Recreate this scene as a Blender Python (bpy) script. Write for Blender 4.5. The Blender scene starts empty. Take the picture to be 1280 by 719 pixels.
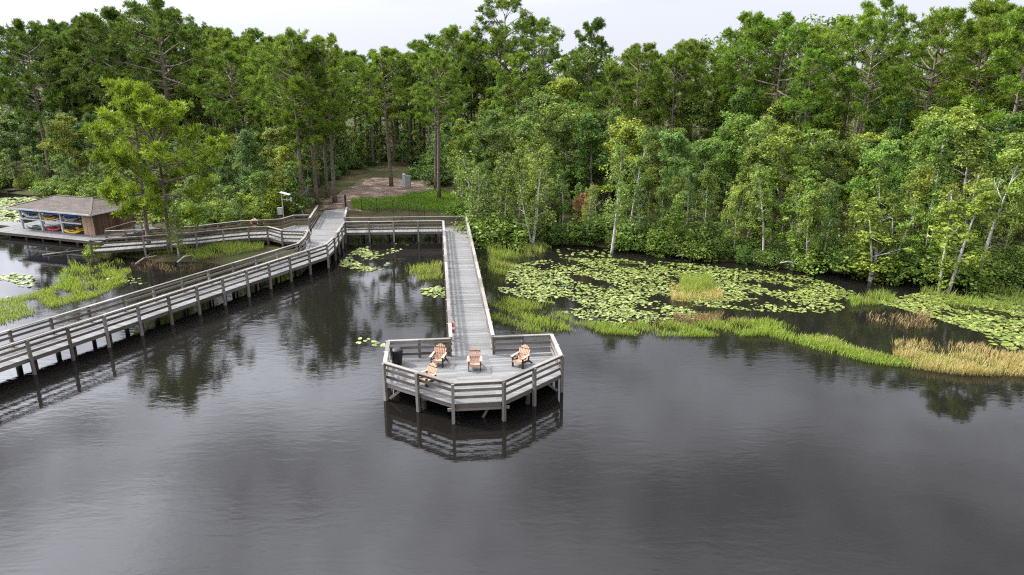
import bpy, math, random
import numpy as np
from mathutils import Vector, Matrix

random.seed(7)
RNG = np.random.default_rng(7)
C = bpy.context.scene.collection
R = math.radians

# ------------------------------------------------------------------ survey
# Camera 16 m above the lake, 24 mm lens, tilted 17.3 degrees down.
F, H, PITCH = 865.0, 16.0, R(17.3)

def at(x, y, z=0.0):
    """point of the horizontal plane z seen at picture position x, y"""
    dx = (x - 640) / F; dy = -(y - 359.5) / F
    Y = math.cos(PITCH) + dy * math.sin(PITCH)
    Z = -math.sin(PITCH) + dy * math.cos(PITCH)
    t = (z - H) / Z
    return (dx * t, Y * t)

def proj(X, Y, Z):
    Z = Z - H
    d = Y * math.cos(PITCH) - Z * math.sin(PITCH)
    u = Y * math.sin(PITCH) + Z * math.cos(PITCH)
    return 640 + F * X / d, 359.5 - F * u / d

UX = (-.1075, .9942); VX = (.9942, .1075)
def W(v, u):                       # dock frame -> world
    return (v * VX[0] + u * UX[0], v * VX[1] + u * UX[1])

# ------------------------------------------------------------------ materials
def new_mat(name):
    m = bpy.data.materials.new(name); m.use_nodes = True
    nt = m.node_tree
    b = nt.nodes['Principled BSDF']
    return m, nt, b

def N(nt, t, **kw):
    n = nt.nodes.new(t)
    for k, v in kw.items():
        if k.startswith('i_'):
            n.inputs[k[2:].replace('_', ' ')].default_value = v
        else:
            setattr(n, k, v)
    return n

def ramp(nt, stops):
    n = nt.nodes.new('ShaderNodeValToRGB')
    e = n.color_ramp.elements
    while len(e) > 1: e.remove(e[-1])
    e[0].position, e[0].color = stops[0][0], (*stops[0][1], 1)
    for p, c in stops[1:]:
        k = e.new(p); k.color = (*c, 1)
    return n

def wood_mat(name, dark, light, rough=.85, warm=None, scale=1.0):
    """weathered boards: per-board tint attribute plus grain and stains"""
    m, nt, b = new_mat(name); L = nt.links
    a = N(nt, 'ShaderNodeAttribute', attribute_name='tint')
    tc = N(nt, 'ShaderNodeTexCoord')
    n1 = N(nt, 'ShaderNodeTexNoise', i_Scale=1.3 * scale, i_Detail=6.0, i_Roughness=.65)
    n2 = N(nt, 'ShaderNodeTexNoise', i_Scale=22.0 * scale, i_Detail=4.0, i_Roughness=.7)
    L.new(tc.outputs['Object'], n1.inputs['Vector']); L.new(tc.outputs['Object'], n2.inputs['Vector'])
    s1 = N(nt, 'ShaderNodeMath', operation='MULTIPLY_ADD'); s1.inputs[1].default_value = .72; 
    L.new(a.outputs['Fac'], s1.inputs[0])
    s2 = N(nt, 'ShaderNodeMath', operation='MULTIPLY'); s2.inputs[1].default_value = .55
    L.new(n1.outputs['Fac'], s2.inputs[0]); L.new(s2.outputs[0], s1.inputs[2])
    s3 = N(nt, 'ShaderNodeMath', operation='MULTIPLY_ADD'); s3.inputs[1].default_value = .3
    L.new(n2.outputs['Fac'], s3.inputs[0]); L.new(s1.outputs[0], s3.inputs[2])
    s4 = N(nt, 'ShaderNodeMath', operation='SUBTRACT'); s4.inputs[1].default_value = .28
    L.new(s3.outputs[0], s4.inputs[0])
    mid = tuple((x + y) / 2 for x, y in zip(dark, light))
    r = ramp(nt, [(.05, dark), (.45, warm or mid), (.9, light)])
    L.new(s4.outputs[0], r.inputs['Fac'])
    L.new(r.outputs['Color'], b.inputs['Base Color'])
    b.inputs['Roughness'].default_value = rough
    b.inputs['Specular IOR Level'].default_value = .25
    return m

def plain_mat(name, col, rough=.6, spec=.4, var=.25, scale=6.0, metallic=0.0):
    m, nt, b = new_mat(name); L = nt.links
    tc = N(nt, 'ShaderNodeTexCoord')
    n1 = N(nt, 'ShaderNodeTexNoise', i_Scale=scale, i_Detail=5.0)
    L.new(tc.outputs['Object'], n1.inputs['Vector'])
    lo = tuple(c * (1 - var) for c in col); hi = tuple(min(1, c * (1 + var)) for c in col)
    r = ramp(nt, [(.3, lo), (.7, hi)])
    L.new(n1.outputs['Fac'], r.inputs['Fac']); L.new(r.outputs['Color'], b.inputs['Base Color'])
    b.inputs['Roughness'].default_value = rough
    b.inputs['Specular IOR Level'].default_value = spec
    b.inputs['Metallic'].default_value = metallic
    return m

def leaf_mat(name, stops, trans=.3, rough=.55, spec=.25):
    """leaf colour from the per-leaf tint attribute, times the tree's own hue"""
    m, nt, b = new_mat(name); L = nt.links
    a = N(nt, 'ShaderNodeAttribute', attribute_name='tint')
    r = ramp(nt, stops)
    L.new(a.outputs['Fac'], r.inputs['Fac'])
    oi = N(nt, 'ShaderNodeObjectInfo')
    mx = N(nt, 'ShaderNodeMix', data_type='RGBA', blend_type='MULTIPLY'); mx.inputs['Factor'].default_value = 1
    L.new(r.outputs['Color'], mx.inputs['A']); L.new(oi.outputs['Color'], mx.inputs['B'])
    L.new(mx.outputs['Result'], b.inputs['Base Color'])
    b.inputs['Roughness'].default_value = rough; b.inputs['Specular IOR Level'].default_value = spec
    t = N(nt, 'ShaderNodeBsdfTranslucent')
    br = N(nt, 'ShaderNodeMix', data_type='RGBA', blend_type='MULTIPLY'); br.inputs['Factor'].default_value = 1
    br.inputs['B'].default_value = (1.35, 1.3, .6, 1)
    L.new(mx.outputs['Result'], br.inputs['A']); L.new(br.outputs['Result'], t.inputs['Color'])
    ms = N(nt, 'ShaderNodeMixShader'); ms.inputs['Fac'].default_value = trans
    L.new(b.outputs[0], ms.inputs[1]); L.new(t.outputs[0], ms.inputs[2])
    L.new(ms.outputs[0], nt.nodes['Material Output'].inputs['Surface'])
    return m

M = {}
M['deck'] = wood_mat('weathered_deck', (.115, .112, .108), (.222, .218, .211), warm=(.168, .165, .159))
M['rail'] = wood_mat('weathered_rail', (.062, .051, .041), (.265, .24, .21), warm=(.145, .125, .104))
M['cap'] = wood_mat('weathered_cap', (.12, .108, .094), (.33, .305, .275), warm=(.21, .19, .168))
M['post'] = wood_mat('weathered_post', (.10, .085, .07), (.29, .265, .235), warm=(.18, .16, .138))
M['brownrail'] = wood_mat('brown_rail', (.065, .046, .035), (.235, .19, .15), warm=(.135, .10, .076))
M['dark_wood'] = wood_mat('wet_dark_wood', (.03, .026, .022), (.10, .09, .08))
M['siding'] = wood_mat('cedar_siding', (.075, .042, .03), (.22, .125, .085), warm=(.14, .08, .055))
M['siding_light'] = wood_mat('pale_siding', (.26, .17, .11), (.48, .33, .23), warm=(.37, .25, .17))
M['shingle'] = wood_mat('roof_shingle', (.05, .040, .034), (.15, .118, .098), warm=(.095, .076, .064), scale=3)
M['white_paint'] = plain_mat('white_paint', (.55, .56, .56), .5, .4, .08)
M['grey_box'] = plain_mat('grey_box_metal', (.33, .35, .33), .5, .4, .15)
M['chair_tan'] = plain_mat('tan_plastic_lumber', (.52, .32, .215), .6, .3, .10, 9)
M['chair_black'] = plain_mat('black_plastic_lumber', (.018, .018, .02), .5, .4, .2)
M['can_black'] = plain_mat('black_bin_plastic', (.012, .012, .013), .45, .4, .3)
M['wire'] = plain_mat('dark_wire', (.02, .02, .02), .6, .4, .1)
M['orange'] = plain_mat('faded_orange_foam', (.72, .30, .12), .6, .3, .15)
M['redwhite'] = plain_mat('lifebuoy_red', (.55, .09, .06), .6, .3, .15)
M['foam_white'] = plain_mat('lifebuoy_white', (.72, .70, .66), .6, .3, .1)
M['pv'] = plain_mat('solar_glass', (.02, .025, .05), .15, .5, .1)
M['bird'] = plain_mat('white_feather', (.80, .80, .78), .8, .2, .05)
M['yellow_bill'] = plain_mat('yellow_bill', (.6, .4, .05), .5, .3, .05)
M['pine_bark'] = plain_mat('pine_bark', (.18, .145, .115), .95, .1, .45, 3.0)
M['pale_bark'] = plain_mat('pale_bark', (.42, .40, .36), .9, .1, .35, 2.5)
M['grey_bark'] = plain_mat('grey_bark', (.22, .20, .175), .9, .1, .4, 2.5)
M['pine_leaf'] = leaf_mat('pine_needles', [(0, (.058, .09, .012)), (.5, (.138, .192, .025)), (1, (.255, .32, .045))], .28)
M['broad_leaf'] = leaf_mat('broad_leaves', [(0, (.06, .09, .018)), (.5, (.142, .20, .034)), (1, (.265, .34, .065))], .28)
M['wispy_leaf'] = leaf_mat('wispy_leaves', [(0, (.10, .14, .04)), (.5, (.19, .24, .07)), (1, (.30, .34, .12))], .35)
M['rust_leaf'] = leaf_mat('rusty_dead_leaves', [(0, (.17, .065, .03)), (1, (.40, .17, .08))], .2)
M['reed'] = leaf_mat('reed_blades', [(0, (.13, .09, .06)), (.15, (.44, .33, .17)), (.35, (.52, .44, .20)), (.5, (.29, .33, .10)), (.8, (.20, .29, .045)), (1, (.32, .41, .075))], .35)
M['pad'] = leaf_mat('lily_pad_leaf', [(0, (.055, .075, .018)), (.35, (.13, .17, .035)), (.6, (.215, .265, .055)), (.88, (.30, .345, .085)), (1, (.38, .33, .11))], .12, .38, .5)

def ground_mat():
    m, nt, b = new_mat('leaf_litter_ground'); L = nt.links
    tc = N(nt, 'ShaderNodeTexCoord')
    n1 = N(nt, 'ShaderNodeTexNoise', i_Scale=.35, i_Detail=8.0, i_Roughness=.7)
    L.new(tc.outputs['Object'], n1.inputs['Vector'])
    r = ramp(nt, [(.3, (.03, .022, .013)), (.5, (.06, .05, .022)), (.62, (.05, .07, .02)), (.8, (.10, .085, .05))])
    L.new(n1.outputs['Fac'], r.inputs['Fac']); L.new(r.outputs['Color'], b.inputs['Base Color'])
    n2 = N(nt, 'ShaderNodeTexNoise', i_Scale=6.0, i_Detail=6.0)
    L.new(tc.outputs['Object'], n2.inputs['Vector'])
    bp = N(nt, 'ShaderNodeBump', i_Strength=.6, i_Distance=.08)
    L.new(n2.outputs['Fac'], bp.inputs['Height']); L.new(bp.outputs[0], b.inputs['Normal'])
    b.inputs['Roughness'].default_value = .95; b.inputs['Specular IOR Level'].default_value = .1
    return m
M['ground'] = ground_mat()

def path_mat():
    m, nt, b = new_mat('sandy_path'); L = nt.links
    tc = N(nt, 'ShaderNodeTexCoord')
    n1 = N(nt, 'ShaderNodeTexNoise', i_Scale=.8, i_Detail=8.0, i_Roughness=.75)
    mp = N(nt, 'ShaderNodeMapping'); mp.inputs['Scale'].default_value = (.6, 1.6, 1)
    L.new(tc.outputs['Object'], mp.inputs['Vector']); L.new(mp.outputs[0], n1.inputs['Vector'])
    r = ramp(nt, [(.36, (.035, .036, .015)), (.46, (.08, .052, .036)), (.54, (.15, .092, .064)), (.61, (.32, .245, .18)), (.74, (.42, .34, .26))])
    L.new(n1.outputs['Fac'], r.inputs['Fac']); L.new(r.outputs['Color'], b.inputs['Base Color'])
    b.inputs['Roughness'].default_value = .95
    return m
M['path'] = path_mat()

def water_mat():
    m, nt, b = new_mat('tannin_lake_water'); L = nt.links
    b.inputs['Base Color'].default_value = (.0085, .0075, .0065, 1)
    b.inputs['Roughness'].default_value = .03
    b.inputs['IOR'].default_value = 1.333
    tc = N(nt, 'ShaderNodeTexCoord')
    mp = N(nt, 'ShaderNodeMapping'); mp.inputs['Rotation'].default_value = (0, 0, R(-30)); mp.inputs['Scale'].default_value = (.5, 1.4, 1)
    L.new(tc.outputs['Object'], mp.inputs['Vector'])
    fine = N(nt, 'ShaderNodeTexNoise', i_Scale=3.6, i_Detail=3.0, i_Roughness=.6, i_Distortion=.3)
    mid = N(nt, 'ShaderNodeTexNoise', i_Scale=1.25, i_Detail=2.0, i_Roughness=.5, i_Distortion=.4)
    patch = N(nt, 'ShaderNodeTexNoise', i_Scale=.055, i_Detail=3.0, i_Roughness=.55)
    L.new(mp.outputs[0], fine.inputs['Vector']); L.new(mp.outputs[0], mid.inputs['Vector'])
    L.new(tc.outputs['Object'], patch.inputs['Vector'])
    pr = N(nt, 'ShaderNodeMapRange'); pr.inputs['From Min'].default_value = .36; pr.inputs['From Max'].default_value = .62
    pr.inputs['To Min'].default_value = .2; pr.inputs['To Max'].default_value = 1.0
    L.new(patch.outputs['Fac'], pr.inputs['Value'])
    # sheltered water behind the reed bank lies calmer
    sx = N(nt, 'ShaderNodeSeparateXYZ'); L.new(tc.outputs['Object'], sx.inputs[0])
    sh = N(nt, 'ShaderNodeMapRange'); sh.inputs['From Min'].default_value = 38; sh.inputs['From Max'].default_value = 56
    sh.inputs['To Min'].default_value = 1; sh.inputs['To Max'].default_value = .3
    L.new(sx.outputs['Y'], sh.inputs['Value'])
    lf = N(nt, 'ShaderNodeMapRange'); lf.inputs['From Min'].default_value = -14; lf.inputs['From Max'].default_value = 0; lf.inputs['To Min'].default_value = .35; lf.inputs['To Max'].default_value = 0
    L.new(sx.outputs['X'], lf.inputs['Value']); pa = N(nt, 'ShaderNodeMath', operation='ADD'); L.new(pr.outputs[0], pa.inputs[0]); L.new(lf.outputs[0], pa.inputs[1]); pr = pa
    mu = N(nt, 'ShaderNodeMath', operation='MULTIPLY'); L.new(pr.outputs[0], mu.inputs[0]); L.new(sh.outputs[0], mu.inputs[1])
    b1 = N(nt, 'ShaderNodeBump', i_Distance=.004); L.new(fine.outputs['Fac'], b1.inputs['Height']); L.new(mu.outputs[0], b1.inputs['Strength'])
    b2 = N(nt, 'ShaderNodeBump', i_Distance=.007); L.new(mid.outputs['Fac'], b2.inputs['Height']); L.new(mu.outputs[0], b2.inputs['Strength'])
    L.new(b1.outputs[0], b2.inputs['Normal']); L.new(b2.outputs[0], b.inputs['Normal'])
    return m
M['water'] = water_mat()

KCOL = dict(blue=(.02, .10, .42), white=(.42, .44, .45), yellow=(.55, .33, .02), orange=(.60, .17, .02), red=(.40, .03, .03),
            green=(.015, .05, .04), teal=(.03, .10, .12), tan=(.42, .27, .15), grey=(.24, .27, .29))
for k, c in KCOL.items():
    M['kayak_' + k] = plain_mat('kayak_' + k, c, .55, .35, .12, 3)

# ------------------------------------------------------------------ mesh helpers
class MB:
    def __init__(s): s.v = []; s.f = []; s.t = []; s.n = 0; s.mi = []
    def add(s, verts, faces, tint=.5, mi=0):
        s.v.extend(verts); s.f.extend([tuple(i + s.n for i in f) for f in faces])
        s.t.extend([tint] * len(verts)); s.n += len(verts); s.mi.extend([mi] * len(faces))
    def prism(s, lo, hi, tint=.5, mi=0):
        """two matching rings of points -> closed prism"""
        n = len(lo)
        f = [tuple(range(n - 1, -1, -1)), tuple(range(n, 2 * n))] + [(i, (i + 1) % n, n + (i + 1) % n, n + i) for i in range(n)]
        s.add([tuple(p) for p in lo] + [tuple(p) for p in hi], f, tint, mi)
    def box(s, x0, x1, y0, y1, z0, z1, tint=.5, mi=0):
        s.prism([(x0, y0, z0), (x1, y0, z0), (x1, y1, z0), (x0, y1, z0)], [(x0, y0, z1), (x1, y0, z1), (x1, y1, z1), (x0, y1, z1)], tint, mi)
    def beam(s, a, b, w, h, tint=.5, up=(0, 0, 1), mi=0):
        """rectangular bar from a to b, w across, h along up"""
        a = Vector(a); b = Vector(b); d = (b - a).normalized(); up = Vector(up)
        sd = d.cross(up)
        if sd.length < 1e-4: sd = d.cross(Vector((1, 0, 0)))
        sd.normalize(); u = sd.cross(d).normalized()
        o = [(-w / 2, -h / 2), (w / 2, -h / 2), (w / 2, h / 2), (-w / 2, h / 2)]
        s.prism([a + sd * x + u * y for x, y in o], [b + sd * x + u * y for x, y in o], tint, mi)
    def tube(s, pts, rad, sides=6, tint=.5, cap=True):
        pts = [Vector(p) for p in pts]; base = s.n; V = []; 
        d0 = (pts[1] - pts[0]).normalized()
        ref = Vector((1, 0, 0)) if abs(d0.x) < .9 else Vector((0, 1, 0))
        for i, p in enumerate(pts):
            d = (pts[min(i + 1, len(pts) - 1)] - pts[max(i - 1, 0)]).normalized()
            a = d.cross(ref).normalized(); b = d.cross(a)
            for k in range(sides):
                t = 2 * math.pi * k / sides
                V.append(tuple(p + (a * math.cos(t) + b * math.sin(t)) * rad[i]))
        f = []
        for i in range(len(pts) - 1):
            for k in range(sides):
                q = (k + 1) % sides
                f.append((i * sides + k, i * sides + q, (i + 1) * sides + q, (i + 1) * sides + k))
        if cap:
            f.append(tuple(range(sides - 1, -1, -1))); n = (len(pts) - 1) * sides
            f.append(tuple(n + k for k in range(sides)))
        s.add(V, f, tint)
    def lathe(s, prof, c=(0, 0, 0), sides=20, tint=.5):
        V = []; f = []
        for r, z in prof:
            for k in range(sides):
                t = 2 * math.pi * k / sides; V.append((c[0] + r * math.cos(t), c[1] + r * math.sin(t), c[2] + z))
        for i in range(len(prof) - 1):
            for k in range(sides):
                q = (k + 1) % sides; f.append((i * sides + k, i * sides + q, (i + 1) * sides + q, (i + 1) * sides + k))
        f.append(tuple(range(sides - 1, -1, -1))); n = (len(prof) - 1) * sides; f.append(tuple(n + k for k in range(sides)))
        s.add(V, f, tint)
    def torus(s, c, R0, r0, ax, n=20, m=8, tint=.5):
        c = Vector(c); ax = Vector(ax).normalized(); a = ax.orthogonal().normalized(); b = ax.cross(a); V = []; f = []
        for i in range(n):
            t = 2 * math.pi * i / n; d = a * math.cos(t) + b * math.sin(t)
            for j in range(m):
                q = 2 * math.pi * j / m; V.append(tuple(c + d * (R0 + r0 * math.cos(q)) + ax * r0 * math.sin(q)))
        for i in range(n):
            for j in range(m):
                f.append((i * m + j, ((i + 1) % n) * m + j, ((i + 1) % n) * m + (j + 1) % m, i * m + (j + 1) % m))
        s.add(V, f, tint)
    def build(s, name, mats, parent=None, loc=None, smooth=False):
        me = bpy.data.meshes.new(name); me.from_pydata(s.v, [], s.f)
        for m in (mats if isinstance(mats, (list, tuple)) else [mats]): me.materials.append(m)
        at_ = me.attributes.new('tint', 'FLOAT', 'POINT'); at_.data.foreach_set('value', np.array(s.t, dtype=np.float32))
        if any(s.mi): me.polygons.foreach_set('material_index', s.mi)
        if smooth: me.polygons.foreach_set('use_smooth', [True] * len(me.polygons))
        me.update()
        o = bpy.data.objects.new(name, me); C.objects.link(o)
        if parent: o.parent = parent
        if loc: o.location = loc
        return o

def quads_obj(name, V, tint, mat, parent=None, nper=4):
    """V: (n,nper,3) array of faces"""
    n = V.shape[0]; me = bpy.data.meshes.new(name)
    me.vertices.add(n * nper); me.vertices.foreach_set('co', V.reshape(-1).astype(np.float32))
    me.loops.add(n * nper); me.loops.foreach_set('vertex_index', np.arange(n * nper, dtype=np.int32))
    me.polygons.add(n); me.polygons.foreach_set('loop_start', np.arange(0, n * nper, nper, dtype=np.int32))
    try: me.polygons.foreach_set('loop_total', np.full(n, nper, dtype=np.int32))
    except Exception: pass
    a = me.attributes.new('tint', 'FLOAT', 'POINT'); a.data.foreach_set('value', np.repeat(tint, nper).astype(np.float32))
    me.materials.append(mat); me.update(calc_edges=True)
    o = bpy.data.objects.new(name, me); C.objects.link(o)
    if parent: o.parent = parent
    return o

def tag(o, label=None, cat=None, group=None, kind=None):
    if label: o['label'] = label
    if cat: o['category'] = cat
    if group: o['group'] = group
    if kind: o['kind'] = kind
    return o

def thing(name, label, cat, loc=(0, 0, 0), rotz=0, group=None):
    o = bpy.data.objects.new(name, None); C.objects.link(o); o.empty_display_size = .3
    o.location = loc; o.rotation_euler = (0, 0, rotz)
    return tag(o, label, cat, group)

def dup(root, loc, rotz=0, scale=None, label=None, group=None, color=None):
    r = root.copy(); C.objects.link(r); r.location = loc; r.rotation_euler = (0, 0, rotz)
    if scale: r.scale = scale
    if label: r['label'] = label
    if group: r['group'] = group
    for ch in list(root.children):
        c = ch.copy(); C.objects.link(c); c.parent = r
        if color: c.color = color
        for g in ch.children:
            d = g.copy(); C.objects.link(d); d.parent = c
    return r

rt = lambda: random.random()

# ------------------------------------------------------------------ terrain
MAIN = [(-400, 120), (-110, 101), (-72, 96), (-62, 93), (-54, 88), (-47, 82), (-41, 76), (-35, 70.5), (-29, 68.6), (-24, 69.3), (-21.5, 71.5), (-16, 72.5),
        (-10, 72.2), (-7, 71.6), (-3.5, 71.2), (-2.5, 67.5), (1.5, 65.2), (6, 65.4), (9.5, 64.2), (15, 60.8), (21, 58.2), (24.5, 56.6), (29.5, 54.2), (33.5, 52.2),
        (39.5, 51.6), (60, 47), (110, 40), (400, 10), (400, 500), (-400, 500)]
ISLE = [(-38.8, 62.2), (-35, 63.6), (-30, 64.6), (-25, 66), (-21, 66.5), (-18.8, 63.5), (-20, 60), (-23.5, 58), (-28.5, 58.6), (-34, 60.2)]
def sdist(P, poly):
    P = np.atleast_2d(np.asarray(P, float)); A = np.array(poly, float); B = np.roll(A, -1, 0)
    best = np.full(len(P), 1e9); ins = np.zeros(len(P), bool)
    for a, b in zip(A, B):
        d = b - a; t = np.clip(((P - a) @ d) / (d @ d), 0, 1)
        q = a + t[:, None] * d; best = np.minimum(best, np.hypot(*(P - q).T))
        c = ((a[1] > P[:, 1]) != (b[1] > P[:, 1]))
        with np.errstate(divide='ignore', invalid='ignore'):
            xx = (b[0] - a[0]) * (P[:, 1] - a[1]) / (b[1] - a[1] + 1e-12) + a[0]
        ins ^= c & (P[:, 0] < xx)
    return np.where(ins, best, -best)
def gz(P):
    P = np.atleast_2d(np.asarray(P, float))
    d = sdist(P, MAIN); e = sdist(P, ISLE)
    x, y = P[:, 0], P[:, 1]
    wob = .12 * np.sin(x * .9 + 1.3 * np.sin(y * .5)) + .1 * np.sin(y * 1.1 + x * .4)
    z = np.where(d > 0, .12 + .8 * (1 - np.exp(-d / 5)) + .012 * np.clip(d, 0, 150), np.maximum(-1.6, d * .35) - .05)
    z2 = np.where(e > 0, .08 + .3 * (1 - np.exp(-e / 1.2)), np.maximum(-1.6, e * .35) - .05)
    z = np.maximum(z, z2)
    return z + wob * np.where(z > .05, .6, .4)
def gz1(x, y): return float(gz([(x, y)])[0])

def lines(lo, hi, step, ext):
    core = np.arange(lo, hi + .01, step)
    out = [lo - e for e in reversed(ext)] + list(core) + [core[-1] + e for e in ext]
    return np.array(out)
EXT = [4, 10, 20, 40, 80, 160, 320, 700, 1500, 3000]
xs = lines(-100, 100, 1.25, EXT); ys = lines(42, 150, 1.25, EXT)
gx, gy = np.meshgrid(xs, ys); P = np.stack([gx.ravel(), gy.ravel()], 1)
zz = gz(P)
far = (np.abs(P[:, 0]) > 380) | (P[:, 1] > 480)
zz = np.where(far & (P[:, 1] > 40), 2.5, zz); zz = np.where(P[:, 1] < 36, np.minimum(zz, -1.6), zz)
nx, ny = len(xs), len(ys)
gv = np.column_stack([P, zz])
fi = [(j * nx + i, j * nx + i + 1, (j + 1) * nx + i + 1, (j + 1) * nx + i) for j in range(ny - 1) for i in range(nx - 1)]
me = bpy.data.meshes.new('ground'); me.from_pydata(gv.tolist(), [], fi); me.materials.append(M['ground'])
me.polygons.foreach_set('use_smooth', [True] * len(me.polygons))
g = bpy.data.objects.new('ground', me); C.objects.link(g); tag(g, kind='structure', label='leaf littered low shore beneath the forest')

w = MB(); w.add([(-3100, -3000, 0), (3100, -3000, 0), (3100, 3000, 0), (-3100, 3000, 0)], [(0, 1, 2, 3)])
wo = w.build('water', M['water']); tag(wo, kind='structure', label='dark still lake water with fine ripples')

# sandy clearing at the end of the landing
def drape(name, poly, mat, step=.6, lift=.03, label=None):
    A = np.array(poly); lo = A.min(0); hi = A.max(0)
    xs_ = np.arange(lo[0], hi[0] + step, step); ys_ = np.arange(lo[1], hi[1] + step, step)
    X, Y = np.meshgrid(xs_, ys_); Q = np.stack([X.ravel(), Y.ravel()], 1)
    jit = Q + .2 * np.stack([np.sin(Q[:, 1] * 2.1), np.cos(Q[:, 0] * 1.7)], 1)
    ins = sdist(jit, poly) > 0; z = gz(Q) + lift; n = len(xs_); f = []
    for j in range(len(ys_) - 1):
        for i in range(n - 1):
            q = (j * n + i, j * n + i + 1, (j + 1) * n + i + 1, (j + 1) * n + i)
            if all(ins[k] for k in q): f.append(q)
    used = sorted({k for q in f for k in q}); mp = {k: i for i, k in enumerate(used)}
    me = bpy.data.meshes.new(name); me.from_pydata([(Q[k, 0], Q[k, 1], z[k]) for k in used], [], [tuple(mp[k] for k in q) for q in f])
    me.materials.append(mat); o = bpy.data.objects.new(name, me); C.objects.link(o)
    return tag(o, kind='structure', label=label)
PATHP = [at(*q, 1.0) for q in [(398, 262), (437, 262), (455, 261), (500, 256), (548, 246), (548, 230), (520, 226), (490, 224), (455, 226), (425, 240), (402, 250)]]
drape('path', PATHP, M['path'], label='sandy clearing strewn with brown pine needles')

# ------------------------------------------------------------------ docks
DZ = 1.0
def strip_deck(mb, Lp, Rp, z, pw=.145, gap=.007, th=.045, zL=None):
    """planks laid across between two edge polylines (world xy); z may be one value per point"""
    zs = z if isinstance(z, (list, tuple)) else [z] * len(Lp)
    for i in range(len(Lp) - 1):
        a0, a1 = Vector(Lp[i]), Vector(Lp[i + 1]); b0, b1 = Vector(Rp[i]), Vector(Rp[i + 1])
        n = max(1, round(max((a1 - a0).length, (b1 - b0).length) / pw))
        for k in range(n):
            t0 = k / n; t1 = (k + 1) / n - gap / pw / n
            dz = random.uniform(-.003, .003)
            za = zs[i] + (zs[i + 1] - zs[i]) * t0 + dz; zb = zs[i] + (zs[i + 1] - zs[i]) * t1 + dz
            ex = random.uniform(-.012, .012)
            q = [a0.lerp(a1, t0), b0.lerp(b1, t0), b0.lerp(b1, t1), a0.lerp(a1, t1)]
            d = (q[1] - q[0]).normalized() * ex; q = [q[0] - d, q[1] + d, q[2] + d, q[3] - d]
            zz_ = [za, za, zb, zb]
            mb.prism([(p.x, p.y, c - th) for p, c in zip(q, zz_)], [(p.x, p.y, c) for p, c in zip(q, zz_)], rt())

def joists(mb, Lp, Rp, z, n=4):
    for i in range(len(Lp) - 1):
        for k in range(n):
            t = k / (n - 1); e = .03 if k == 0 else (-.03 if k == n - 1 else 0)
            a = Vector(Lp[i]).lerp(Vector(Rp[i]), t + e); b = Vector(Lp[i + 1]).lerp(Vector(Rp[i + 1]), t + e)
            mb.beam((a.x, a.y, z - .048 - .11), (b.x, b.y, z - .048 - .11), .05, .2, rt() * .5)

def rail_run(parent, pts, spans, side, z=DZ, zend=None, post_to=-1.2, mat='rail', cap='cap', start=True, end=True, hgt=1.07, boards=(.98, .72, .36), bh=.15, fascia=True, pw=.15):
    """railing along a polyline; side=+1 puts posts on the left of travel. Each post, board set and handrail is its own object."""
    tot = sum((Vector(pts[i + 1]) - Vector(pts[i])).length for i in range(len(pts) - 1)); run = 0
    zend = z if zend is None else zend
    for i in range(len(pts) - 1):
        a, b = Vector(pts[i]), Vector(pts[i + 1]); d = (b - a).normalized(); nrm = Vector((-d.y, d.x)) * side
        ln = (b - a).length
        n = spans[i]
        for k in range(n + 1):
            q = a.lerp(b, k / n); zq = z + (zend - z) * (run + ln * k / n) / tot
            if k < n:
                q2 = a.lerp(b, (k + 1) / n); zq2 = z + (zend - z) * (run + ln * (k + 1) / n) / tot
                mb = MB()
                for j, hb in enumerate(boards):
                    e = random.uniform(-.012, .012); hh = bh if j else bh * .75
                    o = nrm * (-.10); x0, x1 = q + o + d * .004, q2 + o - d * .004
                    mb.beam((x0.x, x0.y, zq + hb - hh / 2 + e), (x1.x, x1.y, zq2 + hb - hh / 2 + e * .3), .042, hh, rt())
                if fascia:
                    o = nrm * (-.045); x0, x1 = q + o + d * .1, q2 + o - d * .1
                    mb.beam((x0.x, x0.y, zq - .14), (x1.x, x1.y, zq2 - .14), .05, .21, rt() * .7)
                rs = mb.build('railing', M[mat], parent)
                mb = MB(); o = nrm * (-.045); x0, x1 = q + o + d * .003, q2 + o - d * .003
                mb.beam((x0.x, x0.y, zq + hgt + random.uniform(-.004, .004)), (x1.x, x1.y, zq2 + hgt), .20, .04, rt())
                mb.build('handrail', M[cap], rs)
            if (k == 0 and i == 0 and not start) or (k == n and (i < len(pts) - 2 or not end)): continue
            mb = MB(); o = q + nrm * .045; ln_ = Vector((random.uniform(-.03, .03), random.uniform(-.03, .03)))
            mb.beam((o.x + ln_.x, o.y + ln_.y, post_to), (o.x, o.y, zq + hgt - .023), pw, pw, rt(), up=(d.x, d.y, 0))
            mb.build('post', M['post'], parent)
        run += ln

def piling(parent, x, y, z1, r=.12, z0=-1.2, lean=(0, 0), mat='dark_wood'):
    mb = MB(); mb.tube([(x + lean[0], y + lean[1], z0), (x + lean[0] * .5, y + lean[1] * .5, (z0 + z1) / 2), (x, y, z1)], [r * 1.1, r * 1.03, r], 8, rt())
    return mb.build('piling', M[mat], parent, smooth=False)
def brace(parent, a, b, mat='post'):
    mb = MB(); mb.beam(a, b, .05, .12, rt()); return mb.build('brace', M[mat], parent)

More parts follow.
